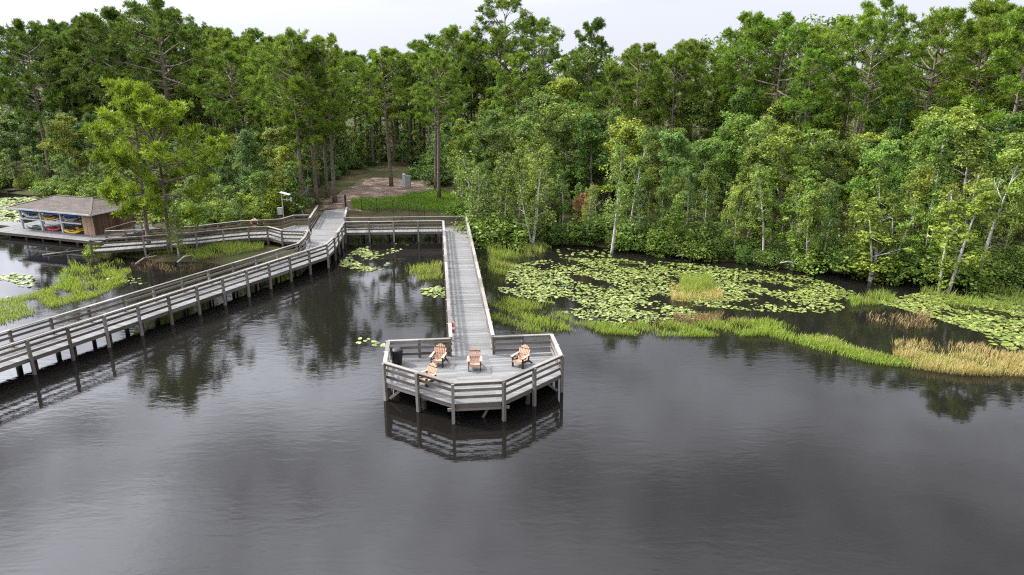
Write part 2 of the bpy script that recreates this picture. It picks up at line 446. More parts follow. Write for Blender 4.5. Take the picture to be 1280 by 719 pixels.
# --- fishing platform
pf = thing('fishing_platform', 'grey timber fishing platform with slanted front corners and railed edge', 'platform', (*W(1.6, 32.7), 0))
def rel(root):                       # keep world coordinates for children
    root_loc = Vector(root.location)
    for ch in root.children: ch.location = Vector(ch.location) - root_loc
OCT = [(-2.95, 35.55), (-2.95, 32.53), (.42, 29.75), (2.80, 29.75), (6.10, 32.53), (6.10, 35.55)]
mb = MB(); u = 29.75
while u < 35.5:
    u1 = min(u + .138, 35.55)
    def ext(uu):
        if uu < 32.53:
            t = (uu - 29.75) / 2.78; return .42 - 3.37 * t, 2.80 + 3.30 * t
        return -2.95, 6.10
    l0, r0 = ext(u); l1, r1 = ext(u1)
    # two lengths of board meeting on a joist
    sp = 1.6 + (.9 if int(u * 7.5) % 2 else -.9)
    for (a0, b0, a1, b1) in ((l0, sp - .004, l1, sp - .004), (sp + .004, r0, sp + .004, r1)):
        if b0 - a0 < .02: continue
        zt = DZ + random.uniform(-.003, .003); q = [W(a0, u), W(b0, u), W(b1, u1), W(a1, u1)]
        mb.prism([(x, y, zt - .045) for x, y in q], [(x, y, zt) for x, y in q], rt())
    u += .145
mb.build('deck', M['deck'], pf)
mb = MB()
for vv in np.arange(-2.4, 6.0, .8):
    lo = 29.9 if .42 <= vv <= 2.8 else (29.75 + (.42 - vv) / 3.37 * 2.78 + .15 if vv < .42 else 29.75 + (vv - 2.8) / 3.3 * 2.78 + .15)
    a, b = W(vv, lo), W(vv, 35.4); mb.beam((*a, DZ - .16), (*b, DZ - .16), .05, .2, rt() * .4)
for uu in (31.2, 33.2, 35.2):
    e = max(0, (32.53 - uu) / 2.78); a, b = W(-2.95 + 3.37 * e + .25, uu), W(6.1 - 3.3 * e - .25, uu)
    mb.beam((*a, DZ - .36), (*b, DZ - .36), .09, .19, rt() * .4)
a, b = W(.15, 29.83), W(3.1, 29.83); mb.beam((*a, DZ - .34), (*b, DZ - .34), .07, .14, .8)
mb.build('joists', M['rail'], pf)
rp = [W(*q) for q in [(.42, 35.55), (-2.95, 35.55), (-2.95, 32.53), (.42, 29.75), (2.80, 29.75), (6.10, 32.53), (6.10, 35.55), (2.84, 35.55)]]
rail_run(pf, rp, [2, 2, 2, 1, 2, 2, 2], -1)
for vv, uu in ((-1.6, 33.2), (1.0, 33.2), (3.4, 33.2), (-1.0, 31.4), (1.6, 31.2), (4.2, 31.4), (0.2, 35.2), (3.0, 35.2), (5.0, 35.2), (-2.2, 35.2)):
    piling(pf, *W(vv, uu), DZ - .46)
for vv, uu, s in ((-2.75, 32.4, 1), (5.9, 32.4, -1)):
    brace(pf, (*W(vv, uu + .1), .1), (*W(vv + s * .7, uu - .1), .72), 'cap')
brace(pf, (*W(1.75, 30.2), -.2), (*W(2.2, 30.1), .72), 'cap')
brace(pf, (*W(-2.6, 32.9), -.1), (*W(-2.6, 33.8), .72), 'cap'); brace(pf, (*W(5.75, 32.9), -.1), (*W(5.75, 33.8), .72), 'cap')
rel(pf)

# --- long straight walkway
wk = thing('pier_walkway', 'long straight grey plank walkway running from the fishing platform to the shore', 'walkway', (*W(1.63, 52), 0))
Lp = [W(.42, 35.56), W(.42, 67.1), W(.42, 69.2)]; Rp = [W(2.84, 35.56), W(2.84, 67.1), W(2.84, 69.2)]
mb = MB(); strip_deck(mb, Lp, Rp, DZ); mb.build('deck', M['deck'], wk)
mb = MB(); joists(mb, [W(.42, 35.7), W(.42, 69.1)], [W(2.84, 35.7), W(2.84, 69.1)], DZ); mb.build('joists', M['rail'], wk)
rail_run(wk, [W(.42, 35.7), W(.42, 67.1)], [14], 1, start=False)
rail_run(wk, [W(2.84, 35.7), W(2.84, 69.15)], [15], -1, start=False)
for k in range(7):
    for vv in (.75, 2.5): piling(wk, *W(vv, 38 + k * 4.6), DZ - .26, .11)
rel(wk)

# --- cross walkway to the landing
cw = thing('cross_walkway', 'short grey railed walkway crossing from the long walkway to the shore landing', 'walkway', (*W(-4.4, 68.3), 0))
Lp = [W(-9.12, 67.5), W(.40, 67.1)]; Rp = [W(-9.25, 69.6), W(.40, 69.2)]
mb = MB(); strip_deck(mb, Lp, Rp, DZ); mb.build('deck', M['deck'], cw)
mb = MB(); joists(mb, Lp, Rp, DZ); mb.build('joists', M['rail'], cw)
rail_run(cw, [W(-9.12, 67.5), W(.36, 67.1)], [4], -1, end=False)
rail_run(cw, [W(-9.25, 69.6), W(2.80, 69.15)], [5], 1, end=False, mat='rail')
for vv in (-7.5, -5, -2.5, -.3):
    piling(cw, *W(vv, 67.7), DZ - .26, .11); piling(cw, *W(vv, 69.0), DZ - .26, .11)
rel(cw)

# --- left boardwalk and the landing it bends into
bw = thing('boardwalk', 'long grey railed boardwalk slanting across the water towards the shore landing', 'boardwalk', (*W(-17, 48), 0))
bd = Vector((.5357, .8444)); nb = Vector((-.8444, .5357))
f0 = Vector((-21.37, 39.69)); fe = f0 + bd * 22.16
fs = f0 - bd * 2.216 * 7
Fl = [fs, fe, Vector((-9.22, 60.8)), Vector((-9.08, 67.5))]
Bl = [fs + nb * 2.42, fe + nb * 2.42 - bd * .9, Vector((-11.85, 61.3)), Vector((-12.05, 64.2))]
Fd = [W(*p) for p in Fl]; Bd = [W(*p) for p in Bl]
Bd_deck = Bd[:3] + [W(-12.3, 67.5)]
Fd2 = Fd + [W(-9.25, 69.6), W(-9.9, 75), W(-10.5, 80)]
Bd2 = Bd_deck + [W(-12.6, 69.6), W(-12.75, 75), W(-12.7, 79)]
mb = MB(); strip_deck(mb, Bd2, Fd2, [DZ] * 5 + [DZ + .03, DZ + .06]); mb.build('deck', M['deck'], bw)
mb = MB(); joists(mb, Bd2, Fd2, DZ); mb.build('joists', M['rail'], bw)
rail_run(bw, Fd, [17, 1, 3], -1)
rail_run(bw, Bd, [16, 2, 1], 1)
rail_run(bw, [W(-9.3, 69.75), W(-9.75, 75.4)], [3], -1, mat='brownrail', post_to=0)
rail_run(bw, [W(-12.85, 69.9), W(-13.1, 76.6)], [3], 1, mat='brownrail', post_to=0)
for k in range(17):
    c = fs + bd * (2.216 * k + .4)
    for off, r in ((.35, .09), (2.05, .12)):
        q = c + nb * off; piling(bw, *W(*q), DZ - .26, r)
    if k % 1 == 0:
        a = c + nb * .9 + bd * .1; b_ = c + nb * .35 + bd * .05; m_ = c + nb * 1.5
        brace(bw, (*W(*b_), .05), (*W(*a), .74), 'dark_wood')
for vv, uu in ((-9.6, 60), (-11.4, 60.5), (-9.5, 63.5), (-11.6, 63.2), (-9.5, 66.8), (-11.8, 66.5)): piling(bw, *W(vv, uu), DZ - .26)
rel(bw)

# --- walkway to the boat shed (curves along the grassy islet)
kw = thing('shed_walkway', 'brown railed plank walkway winding along the islet to the boat shed', 'walkway', (*at(250, 300, 1), 0))
KF = [at(112, 298, 2.1), at(178, 294, 2.1), at(244, 289.5, 2.1), at(278, 286, 2.1), at(310, 283.3, 2.1), at(334, 282.5, 2.1), at(352, 287.5, 2.1), at(386, 288.5, 2.1)]
KB = [at(131, 287, 2.1), at(180, 285.5, 2.1), at(244, 281.5, 2.1), at(300, 275.3, 2.1), at(323, 274.5, 2.1), at(350, 273.2, 2.1), at(367, 268.6, 2.1), at(386, 268.3, 2.1)]
KBd = list(KB)
mb = MB(); strip_deck(mb, KBd, KF, [.85, .95, 1, 1, 1, 1, 1, .99]); mb.build('deck', M['deck'], kw)
mb = MB(); joists(mb, KBd, KF, .95); mb.build('joists', M['brownrail'], kw)
rail_run(kw, KF, [1, 2, 1, 1, 1, 1, 1], -1, mat='brownrail', z=DZ - .1, zend=DZ, post_to=-.4)
rail_run(kw, KB, [2, 2, 2, 1, 1, 1, 1], 1, mat='brownrail', z=DZ - .1, zend=DZ, post_to=-.4)
rel(kw)

# ------------------------------------------------------------------ boat shed
SA = Vector((-50.6, 70.2)); E1 = Vector((.943, -.333)).normalized(); E2 = Vector((.333, .943)).normalized()
SROT = math.atan2(E1.y, E1.x)
dk = thing('shed_dock', 'low weathered plank dock under the open boat shed', 'dock', (SA.x, SA.y, 0), SROT)
mb = MB()
x = -2.2
while x < 12.6:
    y0 = -2.0
    mb.box(x, x + .133, y0, 5.2, .505 + random.uniform(-.003, .003), .55, rt()); x += .145
mb.build('deck', M['deck'], dk)
mb = MB()
for yy in (-1.9, 0, 2.5, 5.0): mb.box(-2.2, 12.6, yy - .04, yy + .04, .28, .503, .5)
mb.build('joists', M['brownrail'], dk)
for xx in np.arange(-1.8, 12.6, 2.3):
    for yy in (-1.8, 1.2, 4.8): piling(dk, xx, yy, .28, .11)
ja = thing('side_jetty', 'narrow pale plank jetty running off past the open end of the boat shed', 'jetty', (SA.x, SA.y, 0), SROT)
mb = MB(); x = -10.0
while x < -2.4:
    mb.box(x, x + .133, .4, 2.0, .505, .55, rt()); x += .145
mb.build('deck', M['deck'], ja)
for xx in (-9, -6.5, -4):
    for yy in (.6, 1.8): piling(ja, xx, yy, .5, .1)
mb = MB()
for yy in (.45, 1.95): mb.box(-10, -2.3, yy - .04, yy + .04, .3, .503, .5)
mb.build('joists', M['brownrail'], ja)

sh = thing('boat_shed', 'open fronted boat shed with dark hipped shingle roof and brown board walls', 'boat shed', (SA.x, SA.y, .55), SROT)
EZ, RZ, Dp, Ln = 2.28, 3.22, 4.6, 10.0
def hip(mb, x0, x1, y0, y1, ze, zr, rx0, rx1, ry, th=.09):
    rows = 16
    def face(p, q, r, s):          # eave p-q, ridge s-r ; courses of shingles
        p, q, r, s = map(Vector, (p, q, r, s))
        nrm = (q - p).cross(s - p).normalized()
        for k in range(rows):
            t0, t1 = k / rows, (k + 1) / rows
            a, b = p.lerp(s, t0), q.lerp(r, t0); c, d = q.lerp(r, t1), p.lerp(s, t1)
            cols = max(1, int((b - a).length / .9))
            for j in range(cols):
                u0, u1 = j / cols, (j + 1) / cols
                a2, b2, c2, d2 = a.lerp(b, u0), a.lerp(b, u1), d.lerp(c, u1), d.lerp(c, u0)
                lift = nrm * .018
                mb.prism([a2 - nrm * th, b2 - nrm * th, c2 - nrm * th, d2 - nrm * th], [a2 + lift, b2 + lift, c2, d2], .2 + .5 * rt())
    A, B, Cc, D = (x0, y0, ze), (x1, y0, ze), (x1, y1, ze), (x0, y1, ze); e, f = (rx0, ry, zr), (rx1, ry, zr)
    face(A, B, f, e); face(Cc, D, e, f); face(B, Cc, f, f); face(D, A, e, e)
mb = MB(); hip(mb, -.6, Ln + .7, -.75, Dp + .6, EZ, RZ, 2.6, 7.6, Dp / 2)
rf = mb.build('roof', M['shingle'], sh)
mb = MB(); mb.box(-.6, Ln + .7, -.80, -.755, EZ - .14, EZ + .005, .9); mb.box(Ln + .703, Ln + .74, -.75, Dp + .6, EZ - .14, EZ + .005, .4)
mb.build('eave_board', M['white_paint'], rf)
mb = MB(); mb.beam((2.6, Dp / 2, RZ + .02), (7.6, Dp / 2, RZ + .02), .22, .05, .6)
for (px_, py_) in ((-.6, -.75), (-.6, Dp + .6)): mb.beam((px_, py_, EZ + .03), (2.6, Dp / 2, RZ + .03), .18, .04, .6)
for (px_, py_) in ((Ln + .7, -.75), (Ln + .7, Dp + .6)): mb.beam((px_, py_, EZ + .03), (7.6, Dp / 2, RZ + .03), .18, .04, .6)
mb.build('ridge_cap', M['shingle'], rf)
def boards(mb, a, b, z0, z1, n, th=.03):
    a, b = Vector(a), Vector(b); d = (b - a).normalized(); nr = Vector((-d.y, d.x)) * th / 2
    for k in range(n):
        p, q = a.lerp(b, k / n), a.lerp(b, (k + .95) / n)
        r_ = [p - nr, q - nr, q + nr, p + nr]
        mb.prism([(v.x, v.y, z0) for v in r_], [(v.x, v.y, z1) for v in r_], rt())
mb = MB(); boards(mb, (8.55, 0), (Ln, 0), 0, EZ + .1, 10); mb.build('wall', M['siding_light'], sh)
mb = MB(); boards(mb, (Ln + .02, .02), (Ln + .02, Dp), 0, EZ + .15, 32); mb.build('wall', M['siding'], sh)
mb = MB(); boards(mb, (-.0, Dp), (Ln, Dp), 0, EZ + .15, 60); mb.build('wall', M['siding'], sh)
mb = MB(); boards(mb, (8.52, .05), (8.52, Dp - .05), 0, EZ + .1, 32); mb.build('wall', M['siding'], sh)
for xx in (.05, 2.9, 5.7): 
    mb = MB(); mb.box(xx - .09, xx + .09, -.09, .09, 0, EZ + .02, .7); mb.build('post', M['white_paint'], sh)
for xx in (.05, 2.9, 5.7): 
    mb = MB(); mb.box(xx - .07, xx + .07, 2.2, 2.34, 0, EZ + .3, .7); mb.build('post', M['white_paint'], sh)
for zz_ in (1.02,):
    mb = MB(); mb.box(-.05, 8.5, -.17, -.095, zz_, zz_ + .13, .7); mb.box(-.05, 8.5, 2.1, 2.19, zz_, zz_ + .13, .7)
    for xx in np.arange(.4, 8.4, .8): mb.box(xx - .05, xx + .05, -.093, 2.09, zz_ + .02, zz_ + .12, .5)
    mb.build('rack_shelf', M['white_paint'], sh)
mb = MB()
for xx in (.6, 3.4, 6.2, 8.3): mb.box(xx - .05, xx + .05, -.093, 2.19, 1.66, 1.74, .5)
mb.build('rack_bar', M['white_paint'], sh)

def kayak(col, x, y, z, ln, label, rz=0.0, roll=0.0, wd=.68, ht=.32):
    w0 = SA + E1 * x + E2 * y
    k = thing('kayak', label, 'kayak', (w0.x, w0.y, .55 + z), SROT + rz, 'kayaks stored on the shed racks')
    n, m = 22, 12; V = []; f = []
    for i in range(n + 1):
        t = i / n * 2 - 1; s = max(.02, (1 - abs(t) ** 2.4)) ** .75; rocker = .16 * abs(t) ** 3
        for j in range(m):
            a = 2 * math.pi * j / m; yy = math.cos(a) * wd / 2 * s; zz_ = math.sin(a); zz_ = zz_ * (.16 if zz_ < 0 else .13) * (.35 + .65 * s)
            V.append((t * ln / 2, yy, .17 + zz_ + rocker))
    for i in range(n):
        for j in range(m): f.append((i * m + j, (i + 1) * m + j, (i + 1) * m + (j + 1) % m, i * m + (j + 1) % m))
    f.append(tuple(range(m))); f.append(tuple(n * m + j for j in range(m - 1, -1, -1)))
    mb = MB(); mb.add(V, f); h = mb.build('hull', M['kayak_' + col], k, smooth=True)
    mb = MB(); n = 20; V = []; 
    for r_, z_ in ((1.0, .285), (1.0, .325), (.82, .325), (.82, .24)):
        for i in range(n):
            a = 2 * math.pi * i / n; V.append((math.cos(a) * .45 * r_, math.sin(a) * .24 * r_, z_))
    f = [(q * n + i, q * n + (i + 1) % n, (q + 1) * n + (i + 1) % n, (q + 1) * n + i) for q in range(3) for i in range(n)] + [tuple(3 * n + i for i in range(n))]
    mb.add(V, f); mb.build('cockpit_rim', M['chair_black'], k)
    k.rotation_euler.x = roll
KL = [('blue', 1.5, .0, 1.74, 2.9, 'blue kayak on the top rack at the open far end of the shed'),
      ('blue', 4.35, .0, 1.74, 2.9, 'blue kayak on the top rack over the yellow and orange kayaks'),
      ('blue', 7.1, .0, 1.74, 2.8, 'blue kayak on the top rack next to the pale board wall'),
      ('white', 1.5, .25 , 1.16, 2.8, 'white kayak on the shelf beneath the far blue kayak'),
      ('yellow', 3.9, .15, 1.16, 1.9, 'yellow kayak on the middle of the white shelf'),
      ('orange', 5.0, .75, 1.16, 2.2, 'orange kayak on the shelf half behind the yellow kayak'),
      ('grey', 6.7, .2, 1.25, 2.1, 'pale grey kayak on the shelf near the board wall'),
      ('tan', 7.75, .85, 1.16, 2.2, 'tan kayak on the shelf against the board wall'),
      ('green', 1.5, .35, .0, 2.8, 'dark green kayak on the dock at the open far end of the shed'),
      ('red', 4.0, .35, .0, 2.2, 'red kayak on the dock beneath the shelf'),
      ('teal', 5.3, .75, .0, 2.3, 'dark teal kayak on the dock behind the red kayak'),
      ('yellow', 6.9, .1, .0, 2.5, 'yellow kayak on the dock leaning at the front of the shed'),
      ('yellow', 7.5, .85, .12, 2.2, 'yellow kayak on the dock against the pale board wall')]
for i, q in enumerate(KL): kayak(*q, roll=R(18 if q[3] < 1 else 8), rz=R(random.uniform(-3, 3)), wd=.62)

# handrail beside the shed ramp
rr = thing('ramp_railing', 'brown timber handrail beside the ramp on the walled end of the shed', 'railing', (*at(150, 290, 1), 0))
a, b, c = at(131, 284, 1.9), at(166, 276, 2.4), at(176, 276, 2.4)
for p_, zt in ((a, 1.65), (b, 2.3), (c, 2.3)):
    mb = MB(); mb.beam((*p_, .3), (*p_, zt), .12, .12, rt(), up=(1, 0, 0)); mb.build('post', M['brownrail'], rr)
mb = MB(); mb.beam((*a, 1.68), (*b, 2.33), .14, .05, .6); mb.beam((*b, 2.33), (*c, 2.33), .14, .05, .6); mb.beam((*a, 1.2), (*b, 1.8), .05, .14, .4); mb.build('handrail', M['brownrail'], rr)
rel(rr)

# old sunken jetty far left
oj = thing('old_jetty', 'small dark low jetty among the lily pads below the far trees', 'jetty', (*at(27, 240), 0), R(12))
mb = MB(); x = -1.8
while x < 1.8: mb.box(x, x + .16, -.7, .7, .35, .4, rt()); x += .175
mb.build('deck', M['dark_wood'], oj)
for xx in (-1.5, 0, 1.5):
    for yy in (-.6, .6): piling(oj, xx, yy, .35, .08)

# ------------------------------------------------------------------ furniture
def chair():
    t = thing('garden_chair', 'x', 'chair', (0, 0, 0), 0, 'wooden chairs on the fishing platform')
    mb = MB(); n = 6
    for k in range(n):
        y0 = -.36 + k * .095; z0 = .395 - k * .024
        mb.prism([(-.27, y0, z0 - .028), (.27, y0, z0 - .028), (.27, y0 + .085, z0 - .05), (-.27, y0 + .085, z0 - .05)], [(-.27, y0, z0), (.27, y0, z0), (.27, y0 + .085, z0 - .022), (-.27, y0 + .085, z0 - .022)], rt())
    mb.box(-.27, .27, -.392, -.364, .27, .395, .5)
    mb.build('seat', M['chair_tan'], t)
    mb = MB(); n = 7
    for k in range(n):
        xc = (k - 3) * .083; xt = xc * 1.18; h = .78 - .19 * (abs(k - 3) / 3) ** 2
        s = .42; b0 = Vector((xc, .16, .27)); b1 = Vector((xt, .16 + s * h, .27 + h * .93))
        for (yo) in (0,):
            w_ = .037
            lo = [(b0.x - w_ * .85, b0.y, b0.z), (b0.x + w_ * .85, b0.y, b0.z), (b0.x + w_ * .85, b0.y + .026, b0.z - .01), (b0.x - w_ * .85, b0.y + .026, b0.z - .01)]
            hi = [(b1.x - w_, b1.y, b1.z), (b1.x + w_, b1.y, b1.z), (b1.x + w_, b1.y + .026, b1.z - .01), (b1.x - w_, b1.y + .026, b1.z - .01)]
            mb.prism(lo, hi, rt())
            mid = [(p[0] * .55 + (b1.x) * .45, p[1] + .02, p[2] + .035) for p in hi]
            mb.prism(hi, mid, rt())
    mb.build('backrest', M['chair_tan'], t)
    mb = MB(); mb.beam((-.29, .30, .52), (.29, .30, .52), .03, .09, .5); mb.beam((-.30, .43, .83), (.30, .43, .83), .03, .07, .5); mb.build('back_brace', M['chair_black'], t)
    for s in (-1, 1):
        mb = MB(); mb.prism([(s * .335 - .075, -.42, .575), (s * .335 + .075, -.42, .575), (s * .335 + .05, .33, .575), (s * .335 - .05, .33, .575)], [(s * .335 - .075, -.42, .603), (s * .335 + .075, -.42, .603), (s * .335 + .05, .33, .603), (s * .335 - .05, .33, .603)], .6)
        mb.build('armrest', M['chair_tan'], t)
        mb = MB(); mb.box(s * .31 - .022, s * .31 + .022, -.38, -.25, 0, .574, .5); mb.box(s * .335 - .05, s * .335 + .05, -.22, -.06, .49, .574, .5); mb.build('leg', M['chair_black'], t)
        mb = MB()
        mb.prism([(s * .31 - .02, .56, 0), (s * .31 + .02, .56, 0), (s * .31 + .02, .70, 0), (s * .31 - .02, .70, 0)], [(s * .31 - .02, .20, .22), (s * .31 + .02, .20, .22), (s * .31 + .02, .30, .30), (s * .31 - .02, .30, .30)], .5)
        mb.beam((s * .31, -.25, .33), (s * .31, .27, .25), .04, .12, .5); mb.beam((s * .31, .28, .25), (s * .31, .30, .574), .04, .09, .5, up=(0, 1, 0)); mb.build('leg', M['chair_black'], t)
    return t
ch0 = chair()
CH = [((548.5, 456), -10, 'tan and black garden chair near the left back railing of the platform'),
      ((593.5, 461), 2, 'tan and black garden chair facing out at the middle of the platform'),
      ((651, 457), -32, 'tan and black garden chair turned inward by the right back railing'),
      ((534, 481), -40, 'tan and black garden chair half hidden behind the slanting front left railing')]
for i, (p_, a_, lb) in enumerate(CH):
    q = at(*p_, DZ); o = ch0 if i == 0 else dup(ch0, (0, 0, 0))
    o.location = (*q, DZ + .003); o.rotation_euler = (0, 0, R(a_)); o['label'] = lb

tc_ = thing('trash_can', 'black round trash can in the left back corner of the platform', 'trash can', (*W(-2.45, 34.75), DZ + .003))
mb = MB(); mb.lathe([(.24, 0), (.25, .04), (.30, .78)], sides=24); mb.build('body', M['can_black'], tc_)
mb = MB(); mb.lathe([(.302, .70), (.335, .70), (.335, .80), (.302, .80)], sides=24)
for k in range(6):
    a_ = k * math.pi / 3; mb.tube([(.25 * math.cos(a_), .25 * math.sin(a_), .05), (.305 * math.cos(a_), .305 * math.sin(a_), .7)], [.02, .02], 5)
mb.build('rim', M['can_black'], tc_)
mb = MB(); mb.lathe([(.32, .802), (.31, .86), (.20, .93), (.05, .95)], sides=24); mb.build('lid', M['can_black'], tc_)

def lifering(x, y, z, ax, label, ring, r=.32):
    t = thing('life_ring', label, 'life ring', (x, y, z))
    mb = MB(); mb.torus((0, 0, 0), r, .075, ax, 24, 10); o = mb.build('ring', M[ring], t, smooth=True)
    axv = Vector(ax).normalized(); a = axv.orthogonal().normalized(); b = axv.cross(a)
    for k in range(4):
        th = k * math.pi / 2 + .6; d = a * math.cos(th) + b * math.sin(th); tn = axv.cross(d)
        mb = MB(); c = d * r; mb.tube([c - tn * .06, c + tn * .06], [.083, .083], 10); mb.build('band', M['foam_white'] if ring != 'foam_white' else M['redwhite'], t)
q = W(.42 + .24, 38.4); lifering(*q, DZ + .62, (VX[0], VX[1], 0), 'red and white life ring hung inside the long walkway railing near the platform', 'redwhite', .27)
q = at(319, 277, 1.75); lifering(q[0] + .05, q[1] - .35, 1.7, (.15, -1, .12), 'faded orange life ring hung on the brown shed walkway railing', 'orange', .33)
q = W(-12.05, 64.2); lifering(q[0] + .02, q[1] - .2, 1.75, (.5, -1, 0), 'white life ring on the corner post of the landing', 'foam_white', .28)

# weather station
q = at(351, 275, 1.0); st = thing('solar_station', 'white pole with small solar panel and equipment box by the landing', 'weather station', (q[0], q[1] + 1.0, .4))
mb = MB(); mb.tube([(0, 0, -.4), (0, 0, 3.4)], [.05, .045], 10); mb.build('pole', M['white_paint'], st)
mb = MB(); mb.prism([(-.15, -.35, 3.38), (.9, -.5, 3.12), (.95, .2, 3.12), (-.1, .35, 3.38)], [(-.15, -.35, 3.42), (.9, -.5, 3.16), (.95, .2, 3.16), (-.1, .35, 3.42)]); so = mb.build('solar_panel', M['white_paint'], st)
mb = MB(); mb.beam((0, 0, 2.6), (1.1, -.1, 2.6), .06, .06); mb.beam((1.0, -.1, 2.45), (1.0, -.1, 2.85), .16, .16, up=(1, 0, 0)); mb.beam((.55, -.1, 2.5), (.55, -.1, 2.75), .12, .12, up=(1, 0, 0)); mb.build('sensor_arm', M['white_paint'], st)
mb = MB(); mb.box(-.55, -.06, -.2, .15, 1.0, 1.7); mb.box(-.57, -.04, -.22, .17, 1.703, 1.74); mb.build('equipment_box', M['white_paint'], st)
# utility pedestal and cabinet on the clearing
q = at(505.5, 234.5, 1.2); gzv = gz1(*q)
up = thing('utility_pedestal', 'narrow white utility pedestal standing on the sandy clearing', 'utility pedestal', (*q, gzv - .05))
mb = MB(); mb.box(-.2, .2, -.15, .15, 0, 1.75); mb.build('body', M['white_paint'], up)
mb = MB(); mb.prism([(-.23, -.18, 1.753), (.23, -.18, 1.753), (.23, .18, 1.753), (-.23, .18, 1.753)], [(-.1, -.08, 1.87), (.1, -.08, 1.87), (.1, .08, 1.87), (-.1, .08, 1.87)]); mb.build('cap', M['white_paint'], up)
uc = thing('utility_cabinet', 'grey metal utility cabinet beside the narrow white pedestal', 'utility cabinet', (q[0] + .55, q[1] + .1, gzv - .05))
mb = MB(); mb.box(-.3, .3, -.25, .25, .12, 1.5); mb.box(-.26, .26, -.2, .2, 0, .118); mb.build('body', M['grey_box'], uc)
mb = MB(); mb.box(-.33, .33, -.29, .28, 1.503, 1.56); mb.build('lid', M['grey_box'], uc)
mb = MB(); mb.box(-.26, .26, -.268, -.252, .2, 1.42); mb.box(.16, .2, -.3, -.269, .75, .95); mb.build('door', M['grey_box'], uc)
# wire fence
wf = thing('wire_fence', 'thin dark wire fence along the grass below the sandy clearing', 'fence', (*at(470, 262, 1), 0))
FB = [at(452, 259.5, 1), at(471.5, 262, 1), at(491.5, 264.5, 1), at(511.5, 268, 1), at(531, 270.5, 1)]
for p_ in FB:
    z0 = gz1(*p_); mb = MB(); mb.tube([(*p_, z0 - .2), (*p_, z0 + 1.65)], [.035, .035], 6); mb.build('post', M['wire'], wf)
mb = MB()
for i in range(4):
    a, b = FB[i], FB[i + 1]; za, zb = gz1(*a), gz1(*b)
    mb.tube([(*a, za + 1.6), (*b, zb + 1.6)], [.018, .018], 4)
    for h_ in (.2, .6, 1.0, 1.3): mb.tube([(*a, za + h_), (*b, zb + h_)], [.005, .005], 3)
mb.build('wire', M['wire'], wf); rel(wf)
q = at(432.5, 263.5, 1); gp = thing('gate_post', 'thick dark gate post at the end of the landing', 'gate post', (*q, gz1(*q) - .1))
mb = MB(); mb.box(-.09, .09, -.09, .09, 0, 2.1); mb.build('shaft', M['wire'], gp); mb = MB(); mb.prism([(-.11, -.11, 2.1), (.11, -.11, 2.1), (.11, .11, 2.1), (-.11, .11, 2.1)], [(-.02, -.02, 2.2), (.02, -.02, 2.2), (.02, .02, 2.2), (-.02, .02, 2.2)]); mb.build('cap', M['wire'], gp)

# ------------------------------------------------------------------ vegetation builders
def unit(a): return a / (np.linalg.norm(a, axis=-1, keepdims=True) + 1e-9)

def tuft_quads(cen, axis, n, L_, w_, rng, spread=.8):
    """n needles sprays round every centre, along axis"""
    k = len(cen); d = unit(axis[:, None, :] * 1.0 + rng.normal(0, spread, (k, n, 3)))
    ln = L_ * rng.uniform(.65, 1.25, (k, n, 1)); c = cen[:, None, :] + rng.normal(0, .05, (k, n, 3))
    sd = unit(np.cross(d, rng.normal(0, 1, (k, n, 3)))) * w_ / 2
    V = np.stack([c, c + d * ln * .6 + sd, c + d * ln, c + d * ln * .6 - sd], 2)
    t = np.clip(rng.normal(.5, .22, (k, 1)) + rng.normal(0, .13, (k, n)), 0, 1)
    return V.reshape(-1, 4, 3), t.reshape(-1)

def leaf_quads(cen, rad, n, l_, w_, rng, up=.6, flat=.75):
    k = len(cen); d = unit(rng.normal(0, 1, (k, n, 3))); r = rng.uniform(.25, 1, (k, n, 1)) ** .6
    off = d * r * rad[:, None, None]; off[..., 2] *= flat
    c = cen[:, None, :] + off
    nr = unit(d * .45 + np.array([0, 0, up]) + rng.normal(0, .42, (k, n, 3)))
    a = unit(np.cross(nr, rng.normal(0, 1, (k, n, 3)))); b = np.cross(nr, a)
    s = rng.uniform(.65, 1.3, (k, n, 1))
    V = np.stack([c - a * l_ * s / 2, c + b * w_ * s / 2, c + a * l_ * s / 2, c - b * w_ * s / 2], 2)
    t = np.clip(rng.normal(.5, .2, (k, 1)) + rng.normal(0, .17, (k, n)), 0, 1)
    return V.reshape(-1, 4, 3), t.reshape(-1)

def curve_pts(p0, d0, ln, n, rng, bend=.15, lift=0.0):
    p = np.array(p0, float); d = np.array(d0, float); out = [p.copy()]
    for i in range(n):
        d = d + rng.normal(0, bend, 3) * .6 + np.array([0, 0, lift]); d /= np.linalg.norm(d); p = p + d * ln / n; out.append(p.copy())
    return out

